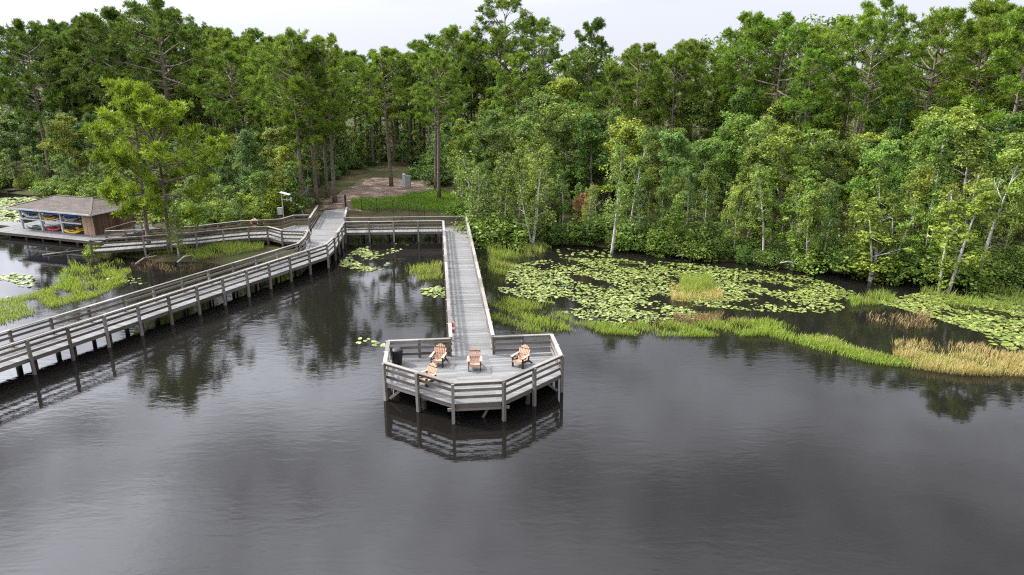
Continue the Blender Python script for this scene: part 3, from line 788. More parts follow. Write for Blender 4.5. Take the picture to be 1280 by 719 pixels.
def make_pine(seed, Hh, cb, Rr, dense=1.0, top=.55, needle=.42, lean=.0, two=False):
    """tall pine: bare lower bole, clumped needle tufts on upswept limbs"""
    rng = np.random.default_rng(seed); t = thing('pine_tree', 'pine', 'pine tree')
    mb = MB(); n = 9; la = rng.uniform(0, 6.28); pts = []
    for i in range(n + 1):
        s = i / n; pts.append(np.array([lean * Hh * s * math.cos(la) + .12 * math.sin(3 * s + seed), lean * Hh * s * math.sin(la) + .12 * math.sin(2.3 * s + seed * 2), Hh * .97 * s]))
    r0 = Hh * .0135 + .03
    mb.tube(pts, [r0 * (1.25 if i == 0 else 1 - .82 * (i / n) ** 1.1) for i in range(n + 1)], 8, .5)
    cen = []; ax = []
    nb_ = int((Hh * (1 - cb)) * 2.5 * dense)
    for k in range(nb_):
        s = (k + rng.uniform(0, 1)) / nb_; zf = cb + (1 - cb) * s
        j = min(n - 1, int(zf * n)); f_ = zf * n - j; base = pts[j] * (1 - f_) + pts[j + 1] * f_
        prof = (math.sin(math.pi * (.16 + .66 * s)) ** .65) * (1 if s < .8 else 1 - .5 * (s - .8) / .2)
        ln = Rr * max(.18, prof) * rng.uniform(.65, 1.12); az = k * 2.399 + rng.uniform(-.5, .5)
        el = R(4 + 46 * s * s + rng.uniform(-12, 14)); d = (math.cos(az) * math.cos(el), math.sin(az) * math.cos(el), math.sin(el))
        br = curve_pts(base, d, ln, 5, rng, .18, .05)
        mb.tube(br, [.022 * ln + .02, .018 * ln + .015, .014 * ln + .012, .01 * ln + .01, .006 * ln + .008, .008], 5, .5, False)
        for q in range(3, 6):
            m = 2 if q < 5 else 4
            for _ in range(m):
                if q == 3 and rng.random() < .45: continue
                sd = unit(np.array(d) * .7 + rng.normal(0, .6, 3) + np.array([0, 0, .25])); l2 = rng.uniform(.3, 1.0) * (.4 + .13 * ln)
                p1 = br[q] + sd * l2
                mb.tube([br[q], (br[q] + p1) / 2 + rng.normal(0, .05, 3), p1], [.015, .011, .007], 3, .5, False)
                for w_ in range(int(rng.integers(3, 6))):
                    cen.append(p1 + rng.normal(0, .27, 3) * np.array([1, 1, .7])); ax.append(unit(sd * .5 + np.array([0, 0, .7]) + rng.normal(0, .25, 3)))
    # a few dead stubs under the crown
    for k in range(int(rng.integers(3, 7))):
        s = cb * rng.uniform(.62, 1); j = int(s * n); base = pts[j]; az = rng.uniform(0, 6.28)
        br = curve_pts(base + np.array([0, 0, (s * n - j) * Hh / n]), (math.cos(az), math.sin(az), .25), rng.uniform(.6, 2.0), 3, rng, .2)
        mb.tube(br, [.045, .035, .022, .01], 4, .5, False)
    mb.build('trunk', M['pine_bark'], t, smooth=True)
    V, tt = tuft_quads(np.array(cen), np.array(ax), 24, needle * 1.15, .075, rng, .85)
    quads_obj('crown', V, tt, M['pine_leaf'], t)
    t['h'] = Hh; return t

def make_broad(seed, Hh, Rr, cb=.3, clumps=90, leaf=.24, mat='broad_leaf', bark='grey_bark', stems=1, lean=.06, per=34, crad=(.45, .85), wisp=False, up=.6):
    rng = np.random.default_rng(seed); t = thing('broadleaf_tree', 'tree', 'leafy tree'); mb = MB(); cen = []
    each = clumps / stems
    for sidx in range(stems):
        la = rng.uniform(0, 6.28); n = 8; hs = Hh * (1 if sidx == 0 else rng.uniform(.6, .92)); le = lean * (1 if stems == 1 else 2.3)
        pts = []; ph = rng.uniform(0, 6)
        for i in range(n + 1):
            s = i / n; pts.append(np.array([le * hs * s * math.cos(la) + .02 * hs * math.sin(4 * s + ph) + .12 * sidx, le * hs * s * math.sin(la) + .02 * hs * math.sin(3 * s + ph * 2), hs * .95 * s]))
        r0 = hs * .011 + .025
        mb.tube(pts, [r0 * (1.3 if i == 0 else 1 - .85 * i / n) for i in range(n + 1)], 7, .5)
        nbr = int(hs * (1 - cb) * 1.9 / (1 if stems == 1 else 1.5))
        tips = [pts[-1]]
        for k in range(nbr):
            s = (k + rng.random()) / nbr; zf = cb + (1 - cb) * s * .97; j = min(n - 1, int(zf * n)); f_ = zf * n - j
            base = pts[j] * (1 - f_) + pts[j + 1] * f_
            prof = math.sin(math.pi * (.18 + .74 * s)) ** .8; ln = Rr * prof * rng.uniform(.5, 1.15) / (1 if stems == 1 else 1.3)
            az = k * 2.399 + rng.uniform(-.7, .7); el = R(15 + 40 * s + rng.uniform(-18, 18))
            br = curve_pts(base, (math.cos(az) * math.cos(el), math.sin(az) * math.cos(el), math.sin(el)), ln, 4, rng, .28, .06)
            mb.tube(br, [.016 * ln + .016, .013 * ln + .013, .01 * ln + .01, .007 * ln + .007, .006], 5, .5, False)
            tips += [br[4], br[3], br[3] * .5 + br[2] * .5]
            for _ in range(2):
                p1 = br[3] + rng.normal(0, .35, 3) * ln * .5; mb.tube([br[2], p1], [.015, .006], 3, .5, False); tips.append(p1)
        tips = np.array(tips); sel = rng.integers(0, len(tips), int(each)); cen.append(tips[sel] + rng.normal(0, .28, (int(each), 3)))
    mb.build('trunk', M[bark], t, smooth=True)
    cen = np.concatenate(cen); rad = rng.uniform(*crad, len(cen))
    V, tt = leaf_quads(cen, rad, per, leaf, leaf * .62, rng, up=up, flat=1.5 if wisp else .7)
    quads_obj('crown', V, tt, M[mat], t); t['h'] = Hh; return t

def make_shrub(seed, Hh, Rr, mat='broad_leaf', clumps=60, leaf=.145, per=46):
    rng = np.random.default_rng(seed); t = thing('shrub', 'shrub', 'shrub'); mb = MB(); cen = []
    for k in range(9):
        az = k * 2.399; el = R(rng.uniform(30, 85)); br = curve_pts((rng.normal(0, .12), rng.normal(0, .12), -.1), (math.cos(az) * math.cos(el), math.sin(az) * math.cos(el), math.sin(el)), Hh * rng.uniform(.6, .95), 4, rng, .2, .05)
        mb.tube(br, [.035, .028, .02, .014, .007], 4, .5, False); cen += br[2:]
    mb.build('stems', M['grey_bark'], t, smooth=True)
    cen = np.array(cen); ex = rng.normal(0, 1, (clumps, 3)); ex = unit(ex) * rng.uniform(.4, 1, (clumps, 1)) * np.array([Rr, Rr, Hh * .5]); ex[:, 2] = np.abs(ex[:, 2]) * 1.6 + .2
    cen = np.concatenate([cen, ex]); rad = rng.uniform(.28, .55, len(cen))
    V, tt = leaf_quads(cen, rad, per, leaf, leaf * .6, rng, up=.55); V[..., 2] = np.maximum(V[..., 2], .02)
    quads_obj('foliage', V, tt, M[mat], t); t['h'] = Hh; return t

def make_snag(seed, Hh):
    rng = np.random.default_rng(seed); t = thing('bare_tree', 'bare tree', 'bare tree'); mb = MB(); n = 7
    la = rng.uniform(0, 6.28); pts = [np.array([.16 * Hh * s * math.cos(la) + .03 * Hh * math.sin(4 * s + seed), .1 * Hh * s * math.sin(la), Hh * s]) for s in np.linspace(0, 1, n + 1)]
    mb.tube(pts, [.10 - .085 * i / n for i in range(n + 1)], 6, .5); mb.build('trunk', M['pale_bark'], t, smooth=True)
    for k in range(9):
        j = int(rng.integers(2, n)); az = rng.uniform(0, 6.28); br = curve_pts(pts[j], (math.cos(az), math.sin(az), .5), rng.uniform(.6, 2.2), 4, rng, .3)
        mb = MB(); mb.tube(br, [.035, .028, .02, .012, .006], 4, .5, False)
        for _ in range(2): mb.tube([br[2], br[2] + rng.normal(0, .35, 3)], [.014, .005], 3, .5, False)
        mb.build('branch', M['pale_bark'], t, smooth=True)
    t['h'] = Hh; return t

PROTO = {
    'pine': [make_pine(11, 22, .46, 4.6), make_pine(12, 23, .52, 4.3, lean=.02), make_pine(13, 21, .42, 5.0, 1.0), make_pine(14, 24, .56, 4.6, lean=.03), make_pine(15, 20, .38, 4.1, 1.15), make_pine(16, 22, .48, 5.6, .9)],
    'youngpine': [make_pine(21, 15, .24, 4.4, 1.25, needle=.44, lean=-.03), make_pine(22, 11.5, .32, 5.4, 1.35, needle=.44, lean=.04)],
    'broad': [make_broad(31, 11, 2.7, .22, 190, leaf=.215, per=42, crad=(.35, .7)), make_broad(32, 12, 2.4, .32, 170, lean=.09, leaf=.215, per=42, crad=(.35, .7), bark='pale_bark'), make_broad(33, 10, 3.1, .18, 210, leaf=.215, per=42, crad=(.35, .7)), make_broad(34, 12, 2.8, .28, 200, leaf=.23, per=40, crad=(.4, .75)), make_broad(35, 11, 2.5, .2, 190, stems=2, leaf=.215, per=42, crad=(.35, .65), bark='pale_bark'), make_broad(36, 12, 2.1, .34, 150, leaf=.2, per=42, crad=(.3, .6), lean=.05, bark='pale_bark')],
    'swamp': [make_broad(41, 8, 1.6, .2, 105, leaf=.175, per=38, bark='pale_bark', lean=.07, crad=(.25, .5)), make_broad(42, 8, 1.8, .14, 125, leaf=.175, per=38, bark='pale_bark', stems=2, crad=(.25, .5)), make_broad(43, 9, 1.5, .34, 85, leaf=.175, per=38, bark='pale_bark', lean=.12, crad=(.25, .5)), make_broad(44, 7, 1.9, .1, 150, leaf=.175, per=38, bark='pale_bark', stems=3, crad=(.25, .5)), make_broad(45, 8.5, 1.6, .25, 110, leaf=.18, per=38, bark='pale_bark', lean=.04, crad=(.25, .55)), make_broad(46, 9, 1.2, .4, 70, leaf=.17, per=38, bark='pale_bark', lean=.09, crad=(.25, .45))],
    'wispy': [make_broad(51, 8, 1.7, .18, 85, leaf=.2, mat='wispy_leaf', bark='pale_bark', stems=3, wisp=True, per=26, crad=(.3, .6), up=.1), make_broad(52, 10, 1.7, .35, 70, leaf=.2, mat='wispy_leaf', bark='pale_bark', wisp=True, per=26, crad=(.35, .6), up=.1)],
    'shrub': [make_shrub(61, 2.2, 1.4), make_shrub(62, 2.8, 1.2), make_shrub(63, 1.6, 1.6, clumps=54)],
    'snag': [make_snag(71, 8), make_snag(72, 6.5)],
}
NAMES = dict(pine='pine_tree', youngpine='pine_tree', broad='broadleaf_tree', swamp='swamp_tree', wispy='willow_tree', shrub='shrub', snag='bare_tree')
USED = set()
COUNT = {}
def plant(kind, x, y, hgt, label, group=None, var=None, rz=None, color=(1, 1, 1), wid=1.0, z=None):
    pr = PROTO[kind]; var = random.randrange(len(pr)) if var is None else var
    p = pr[var]; s = hgt / p['h']; z = gz1(x, y) - .12 if z is None else z
    rz = random.uniform(0, 6.28) if rz is None else rz
    if (kind, var) in USED: o = dup(p, (x, y, z), rz)
    else: o = p; USED.add((kind, var))
    o.location = (x, y, z); o.rotation_euler = (0, 0, rz); o.scale = (s * wid, s * wid, s); o.name = NAMES[kind]
    o['label'] = label
    if group: o['group'] = group
    elif 'group' in o: del o['group']
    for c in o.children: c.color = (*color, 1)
    COUNT[kind] = COUNT.get(kind, 0) + 1
    return o
def hue(base, v=.12):
    k = random.uniform(1 - v * 1.6, 1 + v * 1.6); return (base[0] * k * random.uniform(1 - v, 1 + v), base[1] * k, base[2] * k * random.uniform(1 - v, 1 + v))

def interp(tab, x): return float(np.interp(x, [t[0] for t in tab], [t[1] for t in tab]))
SKYL = [(-60, 62), (0, 60), (40, 38), (75, 35), (110, 27), (165, 14), (225, 12), (265, 38), (300, 36), (330, 40), (380, 44), (420, 54), (460, 62), (520, 60), (545, 42), (575, 36), (600, 30), (625, 12), (665, 16), (690, 58), (715, 62), (735, 34), (770, 58), (800, 54), (850, 40), (900, 20), (940, 8), (985, 0), (1050, 2), (1130, 4), (1180, 8), (1240, -3), (1340, -6)]
MIDL = [(-60, 130), (0, 128), (60, 130), (150, 140), (230, 150), (330, 155), (430, 160), (560, 155), (620, 130), (660, 110), (700, 118), (740, 130), (800, 140), (850, 150), (900, 140), (940, 135), (1000, 145), (1050, 150), (1100, 135), (1160, 125), (1200, 110), (1250, 115), (1340, 120)]
def top_height(x, y, ypx):
    """tree height that reaches picture row ypx when standing at x, y"""
    return H + math.hypot(0, y) * math.tan(math.atan((359.5 - ypx) / F) - PITCH) - gz1(x, y)

# --- trees that can be told apart -------------------------------------------------
TREES = []     # (x, y, radius) already taken
def take(x, y, r): TREES.append((x, y, r))
def special(kind, base, hpx_or_h, label, var=None, rz=None, color=(1, 1, 1), wid=1.0, top=None, z0=.6, group=None):
    x, y = at(*base, z0); hgt = top_height(x, y, top) if top is not None else hpx_or_h
    take(x, y, 1.6); return plant(kind, x, y, hgt, label, group, var, rz, color, wid)
YG = (1.34, 1.38, 1.0)
special('youngpine', (188, 309), 0, 'bright yellow green pine on the islet, slim trunk rising in front of the shed walkway', 0, 5.0, YG, .92, top=120)
special('youngpine', (211, 312), 0, 'low forked pine on the islet with wide flat bright crown over the walkway', 1, 3.7, YG, 1.0, top=152)
special('wispy', (222, 316), 5.2, 'small pale feathery tree in front of the forked pine on the islet', 0, 0, (.9, 1.0, .6), 1.0)
PG = (1.02, 1.12, 1.0)
special('pine', (380, 262), 0, 'tall pine, leftmost bare trunk beside the upper end of the landing', 0, 1.0, PG, 1.0, top=50)
special('pine', (396, 258), 0, 'slimmer tall pine between the two thick trunks at the end of the landing', 4, 2.0, PG, .95, top=66)
special('pine', (419, 257), 0, 'tall pine with thick trunk right where the landing meets the sand', 5, 3.0, PG, 1.0, top=56)
special('pine', (411, 252), 0, 'dark slim pine just behind the thick trunk at the end of the landing', 3, 3.0, (.95, 1, .9), .9, top=70)
special('pine', (489, 238), 0, 'single straight pine with reddish bare trunk in the sandy clearing', 1, 1.5, PG, 1.05, top=66)
special('pine', (572, 212), 0, 'broad crowned pine with forked top rising behind the clearing', 2, .4, PG, 1.0, top=40)
special('pine', (632, 215), 0, 'tallest dark pine standing above the skyline beyond the long walkway', 5, 2.4, (.8, .9, .9), 1.15, top=10)
special('pine', (735, 210), 0, 'dark narrow pine rising alone in the skyline dip', 4, 1.4, (.55, .7, .8), .8, top=33)
special('pine', (992, 235), 0, 'pine with thick pale forking trunk halfway up the right bank', 5, 5.2, (1.2, 1.25, 1), 1.05, top=42)
special('pine', (921, 235), 0, 'pine with bare trunk and crooked side limbs left of the pale forking pine', 2, 2.2, (1, 1.05, .95), 1.0, top=40)
special('pine', (836, 240), 0, 'left of two close slim pines behind the swamp trees', 1, 1, (.95, 1.05, .9), .9, top=72)
special('pine', (850, 238), 0, 'right of two close slim pines behind the swamp trees', 3, 4, (.95, 1.05, .9), .9, top=60)
special('pine', (1215, 230), 0, 'wide crowned bright pine high on the right bank', 5, 3.7, (1.25, 1.3, 1), 1.2, top=18)
special('pine', (1150, 235), 0, 'pine with a long bare trunk between two bright pine crowns on the right bank', 0, 3.7, (1.05, 1.15, 1), 1.0, top=22)
special('pine', (225, 225), 0, 'big dark pine with open airy top above the boat shed', 5, 1.2, (.62, .72, .75), 1.15, top=12, z0=1)
special('pine', (168, 225), 0, 'dark pine cluster top left of the open topped pine', 2, 4.2, (.62, .72, .75), 1.15, top=20, z0=1)
special('pine', (66, 222), 0, 'rounded dark pine standing by itself above the left trees', 2, 2.9, (.62, .75, .75), 1.0, top=34, z0=1)
special('pine', (300, 225), 0, 'leaning olive pine with tiered crown behind the walkway shrubs', 2, 0, (1.0, 1.05, .9), 1.05, top=55, z0=1)
special('wispy', (662, 306), 0, 'pale grey green feathery tree with several stems at the water edge past the walkway', 0, .8, (.95, 1.0, .85), 1.15, top=208, z0=.2)
special('wispy', (764, 316), 0, 'tall feathery tree with swollen pale trunk standing in the water behind the lily pads', 1, 2.3, (.85, 1.0, .75), 1.1, top=180, z0=0)
special('swamp', (788, 300), 0, 'slim tree with long straight white stem behind the feathery water tree', 2, 2.3, (.9, 1, .9), .8, top=160, z0=.3)
special('swamp', (952, 327), 0, 'leaning pale trunked tree at the edge of the lily pads', 2, 5.0, (1, 1.05, .9), .9, top=205, z0=.2)
special('swamp', (1008, 338), 0, 'curving pale trunk with thin foliage beside the arched fallen branch', 0, 4.0, (1.1, 1.1, .9), .9, top=235, z0=.2)
special('swamp', (1088, 350), 0, 'round bushy bright tree with tangled grey stems overhanging the water', 3, 1.0, (1.3, 1.25, .9), 1.6, top=258, z0=.2)
special('swamp', (1180, 362), 0, 'thick stemmed bright tree at the water edge near the straw coloured reeds', 1, 1.0, (1.25, 1.2, .9), 1.2, top=225, z0=.2)
special('swamp', (1222, 358), 0, 'tree with long slanting white trunk bending right over the bank', 2, 2.6, (1.1, 1.15, .9), 1.1, top=180, z0=.2)
special('snag', (1235, 345), 4.5, 'bare white twisting branch reaching out of the right bank', 0, 1.0, z0=.3)
special('snag', (745, 296), 4.0, 'grey bare spreading small tree beside the rusty dead tree', 1, 3.0, z0=.3)
special('snag', (800, 300), 0, 'bare pale leaning pole with broken forked tip', 0, .4, top=212, z0=.5)
special('wispy', (596, 285), 0, 'pale loose tree at the right of the clearing leaning to the walkway', 0, 3.1, (.8, .92, .7), 1.3, top=190, z0=.8)
# rusty dead young tree
x, y = at(728, 296, .3); take(x, y, 1.2)
t = make_broad(81, 4.8, .75, .12, 46, leaf=.2, mat='rust_leaf', bark='grey_bark', per=20, crad=(.2, .4)); t.name = 'dead_tree'; tag(t, 'small dead tree with rusty brown leaves among the green swamp trees', 'tree'); t.location = (x, y, gz1(x, y) - .1)
for c in t.children: c.color = (1, 1, 1, 1)

# --- filling the forest ----------------------------------------------------------
CLEAR = [at(*q, 1) for q in [(392, 285), (392, 240), (420, 222), (480, 205), (540, 214), (556, 240), (556, 290)]]
def zone(xp):
    for lim, nm in ((55, 'above the far end of the lagoon'), (140, 'behind the boat shed'), (225, 'behind the slim islet pine'), (300, 'behind the forked islet pine'), (350, 'behind the orange life ring'),
                    (440, 'behind the upper landing'), (520, 'behind the sandy clearing'), (600, 'right of the utility cabinet'), (680, 'just past the long walkway'), (745, 'around the rusty dead tree'),
                    (800, 'behind the swollen trunk in water'), (850, 'behind the first lily pads'), (910, 'behind the tuft in lily pads'), (975, 'behind the leaning pale trunk'), (1045, 'behind the arched fallen branch'),
                    (1110, 'behind the round bushy water tree'), (1170, 'behind the green reed tip'), (1215, 'behind the thick stemmed bright tree'), (1270, 'behind the slanting white trunk')):
        if xp < lim: return nm
    return 'beyond the slanting white trunk'
FILL = []
def fill(kind, x, y, h, desc, xp, color, wid):
    o = plant(kind, x, y, h, desc, None, None, None, color, wid); FILL.append((o, desc, zone(xp), xp))
def label_fill():
    """every filled tree is told from its neighbours by kind, landmark and its order along the bank"""
    G = {}
    for o, d, z, xp in FILL: G.setdefault((d, z), []).append((xp, o))
    ords = ['second', 'third', 'fourth', 'fifth', 'sixth', 'seventh', 'eighth', 'ninth', 'tenth', 'eleventh', 'twelfth', 'thirteenth', 'fourteenth']
    for (d, z), L_ in G.items():
        L_.sort(key=lambda t: t[0]); n = len(L_)
        for k, (xp, o) in enumerate(L_):
            if n == 1: o['label'] = f'{d} {z}'
            else:
                w_ = 'leftmost' if k == 0 else ('rightmost' if k == n - 1 else ords[min(k - 1, 13)] + ' from left')
                o['label'] = f'{w_} {d} {z}'
            o['group'] = f'{d}s {z}'
LANDING = [W(*q) for q in [(-14, 55), (-8.4, 55), (-8.4, 66), (3.5, 66), (3.5, 71), (-8.2, 71), (-9, 82), (-14, 82)]]
KZONE = [at(100, 302, 1)] + [at(x_, y_ + 14, 1) for x_, y_ in ((178, 302), (244, 297), (310, 292), (352, 294), (390, 296))] + [at(x_, y_ - 4, 1) for x_, y_ in ((400, 276), (350, 280), (300, 285), (244, 290), (180, 295), (100, 296))]
SHEDZ = [tuple(SA + E1 * a + E2 * b) for a, b in ((-11, -3), (13.5, -3), (13.5, 6), (-11, 6))]
def free(x, y, r):
    if max(sdist([(x, y)], LANDING)[0], sdist([(x, y)], KZONE)[0], sdist([(x, y)], SHEDZ)[0]) > -.7: return False
    return all((x - a) ** 2 + (y - b) ** 2 > ((r + c) * .5) ** 2 for a, b, c in TREES)
def scatter(kind, d0, d1, spacing, fn, seed, xr=(-40, 1420), tries=5000, ymax=135):
    global TREES
    keep = TREES
    if kind == 'shrub': TREES = SHRUBS
    rng = np.random.default_rng(seed); Pn = np.stack([rng.uniform(-95, 95, tries), rng.uniform(45, ymax, tries)], 1)
    d = sdist(Pn, MAIN); ok = (d > d0) & (d < d1) & (sdist(Pn, CLEAR) < 1.0); n = 0
    for (x, y) in Pn[ok]:
        xp, yp = proj(x, y, 5)
        if not (xr[0] < xp < xr[1]) or not free(x, y, spacing): continue
        if fn(x, y, xp): take(x, y, spacing); n += 1
    TREES = keep
    return n
SHRUBS = []
def lefty(xp): return xp < 400
def f_swamp(x, y, xp):
    hl = top_height(x, y, interp(MIDL, xp) + 60)
    h = random.uniform(.55, 1.0) * min(9.5, max(4.0, hl)); k = 'wispy' if random.random() < .1 else 'swamp'
    b = hue((1.0, 1.05, .95) if xp < 900 else (1.12, 1.14, .95), .18)
    dk = 'pale stemmed' if k == 'swamp' else 'feathery pale'
    size = 'tall' if h > 6.6 else 'small'
    fill(k, x, y, h, f'{size} {dk} shore tree', xp, b, random.uniform(.75, 1.15)); return True
scatter('swamp', .0, 6.0, 1.55, f_swamp, 1, (575, 1420), tries=14000)
def f_swampL(x, y, xp):
    h = random.uniform(3.0, 6.5); fill('swamp', x, y, h, 'leafy green bank sapling', xp, hue((.95, 1.05, .9)), random.uniform(1.0, 1.5)); return True
scatter('swamp', 1.2, 6, 2.6, f_swampL, 2, (-110, 395), tries=9000)
MIDX = 0
def f_broad(x, y, xp):
    lim = top_height(x, y, interp(MIDL, xp) - MIDX); h = lim * random.uniform(.66 if not MIDX else .85, 1.0)
    if h < 4: return False
    h = min(h, 14.5 if not MIDX else 18)
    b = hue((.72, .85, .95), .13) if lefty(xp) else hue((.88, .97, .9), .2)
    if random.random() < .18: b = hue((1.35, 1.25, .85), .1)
    br = b[0] > 1.1
    lb = 'bright yellow green' if br else ('deep green' if b[1] < .85 else 'mid green')
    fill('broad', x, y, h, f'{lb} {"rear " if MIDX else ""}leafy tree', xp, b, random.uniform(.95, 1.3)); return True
MIDX = 0
scatter('broad', 3.5, 27, 2.9, f_broad, 3, (560, 1420), tries=14000)
scatter('broad', 2.5, 28, 3.0, f_broad, 4, (-40, 392), tries=14000)
scatter('broad', 2.0, 45, 3.1, lambda x, y, xp: f_broad(x, y, xp) if y > 96 else False, 9, (385, 590), tries=9000)
def f_pine(x, y, xp):
    lim = top_height(x, y, interp(SKYL, xp) + 4); dd = sdist([(x, y)], MAIN)[0]
    h = lim * random.uniform(.74, .95) if dd < 30 else lim * random.uniform(.86, 1.0)
    h = min(h, 30)
    if h < 12: return False
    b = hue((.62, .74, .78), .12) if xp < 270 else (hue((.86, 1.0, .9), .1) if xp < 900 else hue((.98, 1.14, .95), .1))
    lb = 'dark green' if b[1] < .85 else ('olive green' if b[1] < 1.05 else 'bright green')
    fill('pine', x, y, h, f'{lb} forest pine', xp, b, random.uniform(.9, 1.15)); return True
MIDX = 30
scatter('broad', 28, 42, 4.2, f_broad, 23, (560, 1420), tries=5000)
scatter('broad', 28, 42, 5.0, f_broad, 24, (-40, 392), tries=5000)
MIDX = 0
TREES = [(a, b, min(c, 2.6) if c > 2.6 else c) for a, b, c in TREES]
_q = at(351, 275, 1.0); SHRUBS = [(_q[0], _q[1] + dy, 2.6) for dy in (1.0, -.6)]
scatter('pine', 11, 44, 3.7, f_pine, 5, (560, 1420), tries=9000)
scatter('pine', 11, 54, 3.4, f_pine, 6, (-40, 600), ymax=142, tries=9000)
def f_shrub(x, y, xp):
    b = hue((.75, .9, .8), .15) if xp > 560 else hue((1.15, 1.2, .9), .15)
    lb = 'bright green' if b[1] > 1.1 else 'dark green'
    fill('shrub', x, y, random.uniform(1.4, 3.0), f'{lb} bank shrub', xp, b, random.uniform(.9, 1.4)); return True
scatter('shrub', .0, 4.5, 1.65, f_shrub, 7, (150, 400), tries=9000)
scatter('shrub', -.25, 3.2, 1.55, f_shrub, 8, (600, 1420), tries=14000)
scatter('shrub', .3, 5, 2.2, f_shrub, 10, (-110, 160), tries=4000)
def f_under(x, y, xp):
    fill('shrub', x, y, random.uniform(2, 4), 'dark undergrowth shrub', xp, hue((.5, .65, .6), .1), 1.2); return True
scatter('shrub', 8, 45, 3.6, lambda x, y, xp: f_under(x, y, xp) if y > 92 else False, 12, (380, 575), tries=9000)
label_fill()
# named shrubs
for base, h_, wd_, col, lb in [((527, 226), 2.2, 1.3, (.6, .8, .5), 'dense dark green bush beside the utility cabinet'),
                            ((112, 308), 1.0, .8, (1.5, 1.5, .8), 'bright green bush at the tip of the islet by the shed walkway'),
                            ((300, 268), 2.4, 1.3, (1.4, 1.4, .8), 'bright bush behind the orange life ring'),
                            ((330, 266), 3.2, 1.2, (1.7, 1.6, .7), 'yellow green bush beside the white solar station'),
                            ((575, 268), 2.0, 1.4, (.9, 1.05, .6), 'low loose bush where the cross walkway meets the clearing')]:
    x, y = at(*base, .8); plant('shrub', x, y, h_, lb, None, None, None, col, wd_)

# far woods beyond the first rows: one mass
def far_forest():
    rng = np.random.default_rng(99); cen = []; rad = []; mbt = MB()
    for k in range(620):
        x = rng.uniform(-190, 190); y = rng.uniform(98, 185)
        if sdist([(x, y)], MAIN)[0] < 36: continue
        xp, yp = proj(x, y, 10)
        if not -120 < xp < 1400: continue
        lim = min(26, max(9, top_height(x, y, interp(SKYL, xp) + 12))) * rng.uniform(.88, 1.0); z0 = gz1(x, y)
        mbt.tube([(x, y, z0 - .2), (x + rng.normal(0, .3), y, z0 + lim * .9)], [.26, .06], 6)
        n = 34; s = rng.uniform(0, 1, n); r = 3.2 * np.sin(np.pi * (.2 + .75 * s)) * np.sqrt(rng.uniform(.1, 1, n)); a = rng.uniform(0, 6.28, n)
        cen.append(np.stack([x + r * np.cos(a), y + r * np.sin(a), z0 + lim * (.04 + .94 * s)], 1)); rad.append(rng.uniform(.7, 1.3, n))
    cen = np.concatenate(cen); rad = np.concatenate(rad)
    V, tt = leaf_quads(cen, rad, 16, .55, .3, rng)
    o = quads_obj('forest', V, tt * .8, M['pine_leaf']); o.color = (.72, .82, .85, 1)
    tag(o, 'dark solid mass of woods behind the nearer rows of trees', 'forest', kind='stuff')
    tr = mbt.build('trunks', M['pine_bark'], o)
far_forest()

# ------------------------------------------------------------------ water plants
def sample_px(poly, n, rng, z=0.0):
    """uniform over the water area whose corners are seen at poly"""
    Wp = np.array([at(*q, z) for q in poly]); lo, hi = Wp.min(0), Wp.max(0); out = []
    while len(out) < n:
        Q = rng.uniform(lo, hi, (n * 2 + 8, 2)); Q = Q[sdist(Q, Wp.tolist()) > 0]; out.extend(Q.tolist())
    return np.array(out[:n])
def vnoise(Q, s, seed=0):
    x, y = Q[:, 0] / s, Q[:, 1] / s
    return (np.sin(x * 1.7 + seed + 1.3 * np.sin(y * 1.1 + seed)) + np.sin(y * 2.3 + seed * 2 + 1.1 * np.sin(x * 1.9)) + np.sin((x + y) * 3.1 + seed)) / 3
def reeds(name, parts, label, seed, cat='reeds'):
    """parts: (poly, blades, height, tint lo, tint hi, noise cut)"""
    rng = np.random.default_rng(seed); Vs, Ts = [], []
    for poly, n, h_, t0, t1, cut in parts:
        n = int(n * 1.4); Q = sample_px(poly, n, rng); nz = vnoise(Q, 1.3, seed) + rng.normal(0, .25, n); Q = Q[nz > cut]; n = len(Q)
        z = np.maximum(gz(Q), -.05); hh = h_ * rng.uniform(.5, 1.3, n) * (1 + .25 * vnoise(Q, 2.2, seed + 3))
        az = rng.uniform(0, 6.28, n); ln = rng.uniform(.1, .55, n) * hh; d = np.stack([np.cos(az), np.sin(az), 0 * az], 1); sd = np.stack([-np.sin(az + rng.normal(0, .8, n)), np.cos(az), 0 * az], 1) * rng.uniform(.008, .024, n)[:, None]
        b = np.column_stack([Q, z]); m = b + d * (ln * .35)[:, None] + np.array([0, 0, 1]) * (hh * .6)[:, None]; tp = b + d * ln[:, None] + np.array([0, 0, 1]) * hh[:, None]
        Vs.append(np.stack([b, m - sd, tp, m + sd], 1)); Ts.append(np.clip(rng.uniform(t0, t1, n) + .08 * vnoise(Q, 3.0, seed + 5), 0, 1))
    o = quads_obj(name, np.concatenate(Vs), np.concatenate(Ts), M['reed'])
    return tag(o, label, cat, kind='stuff')
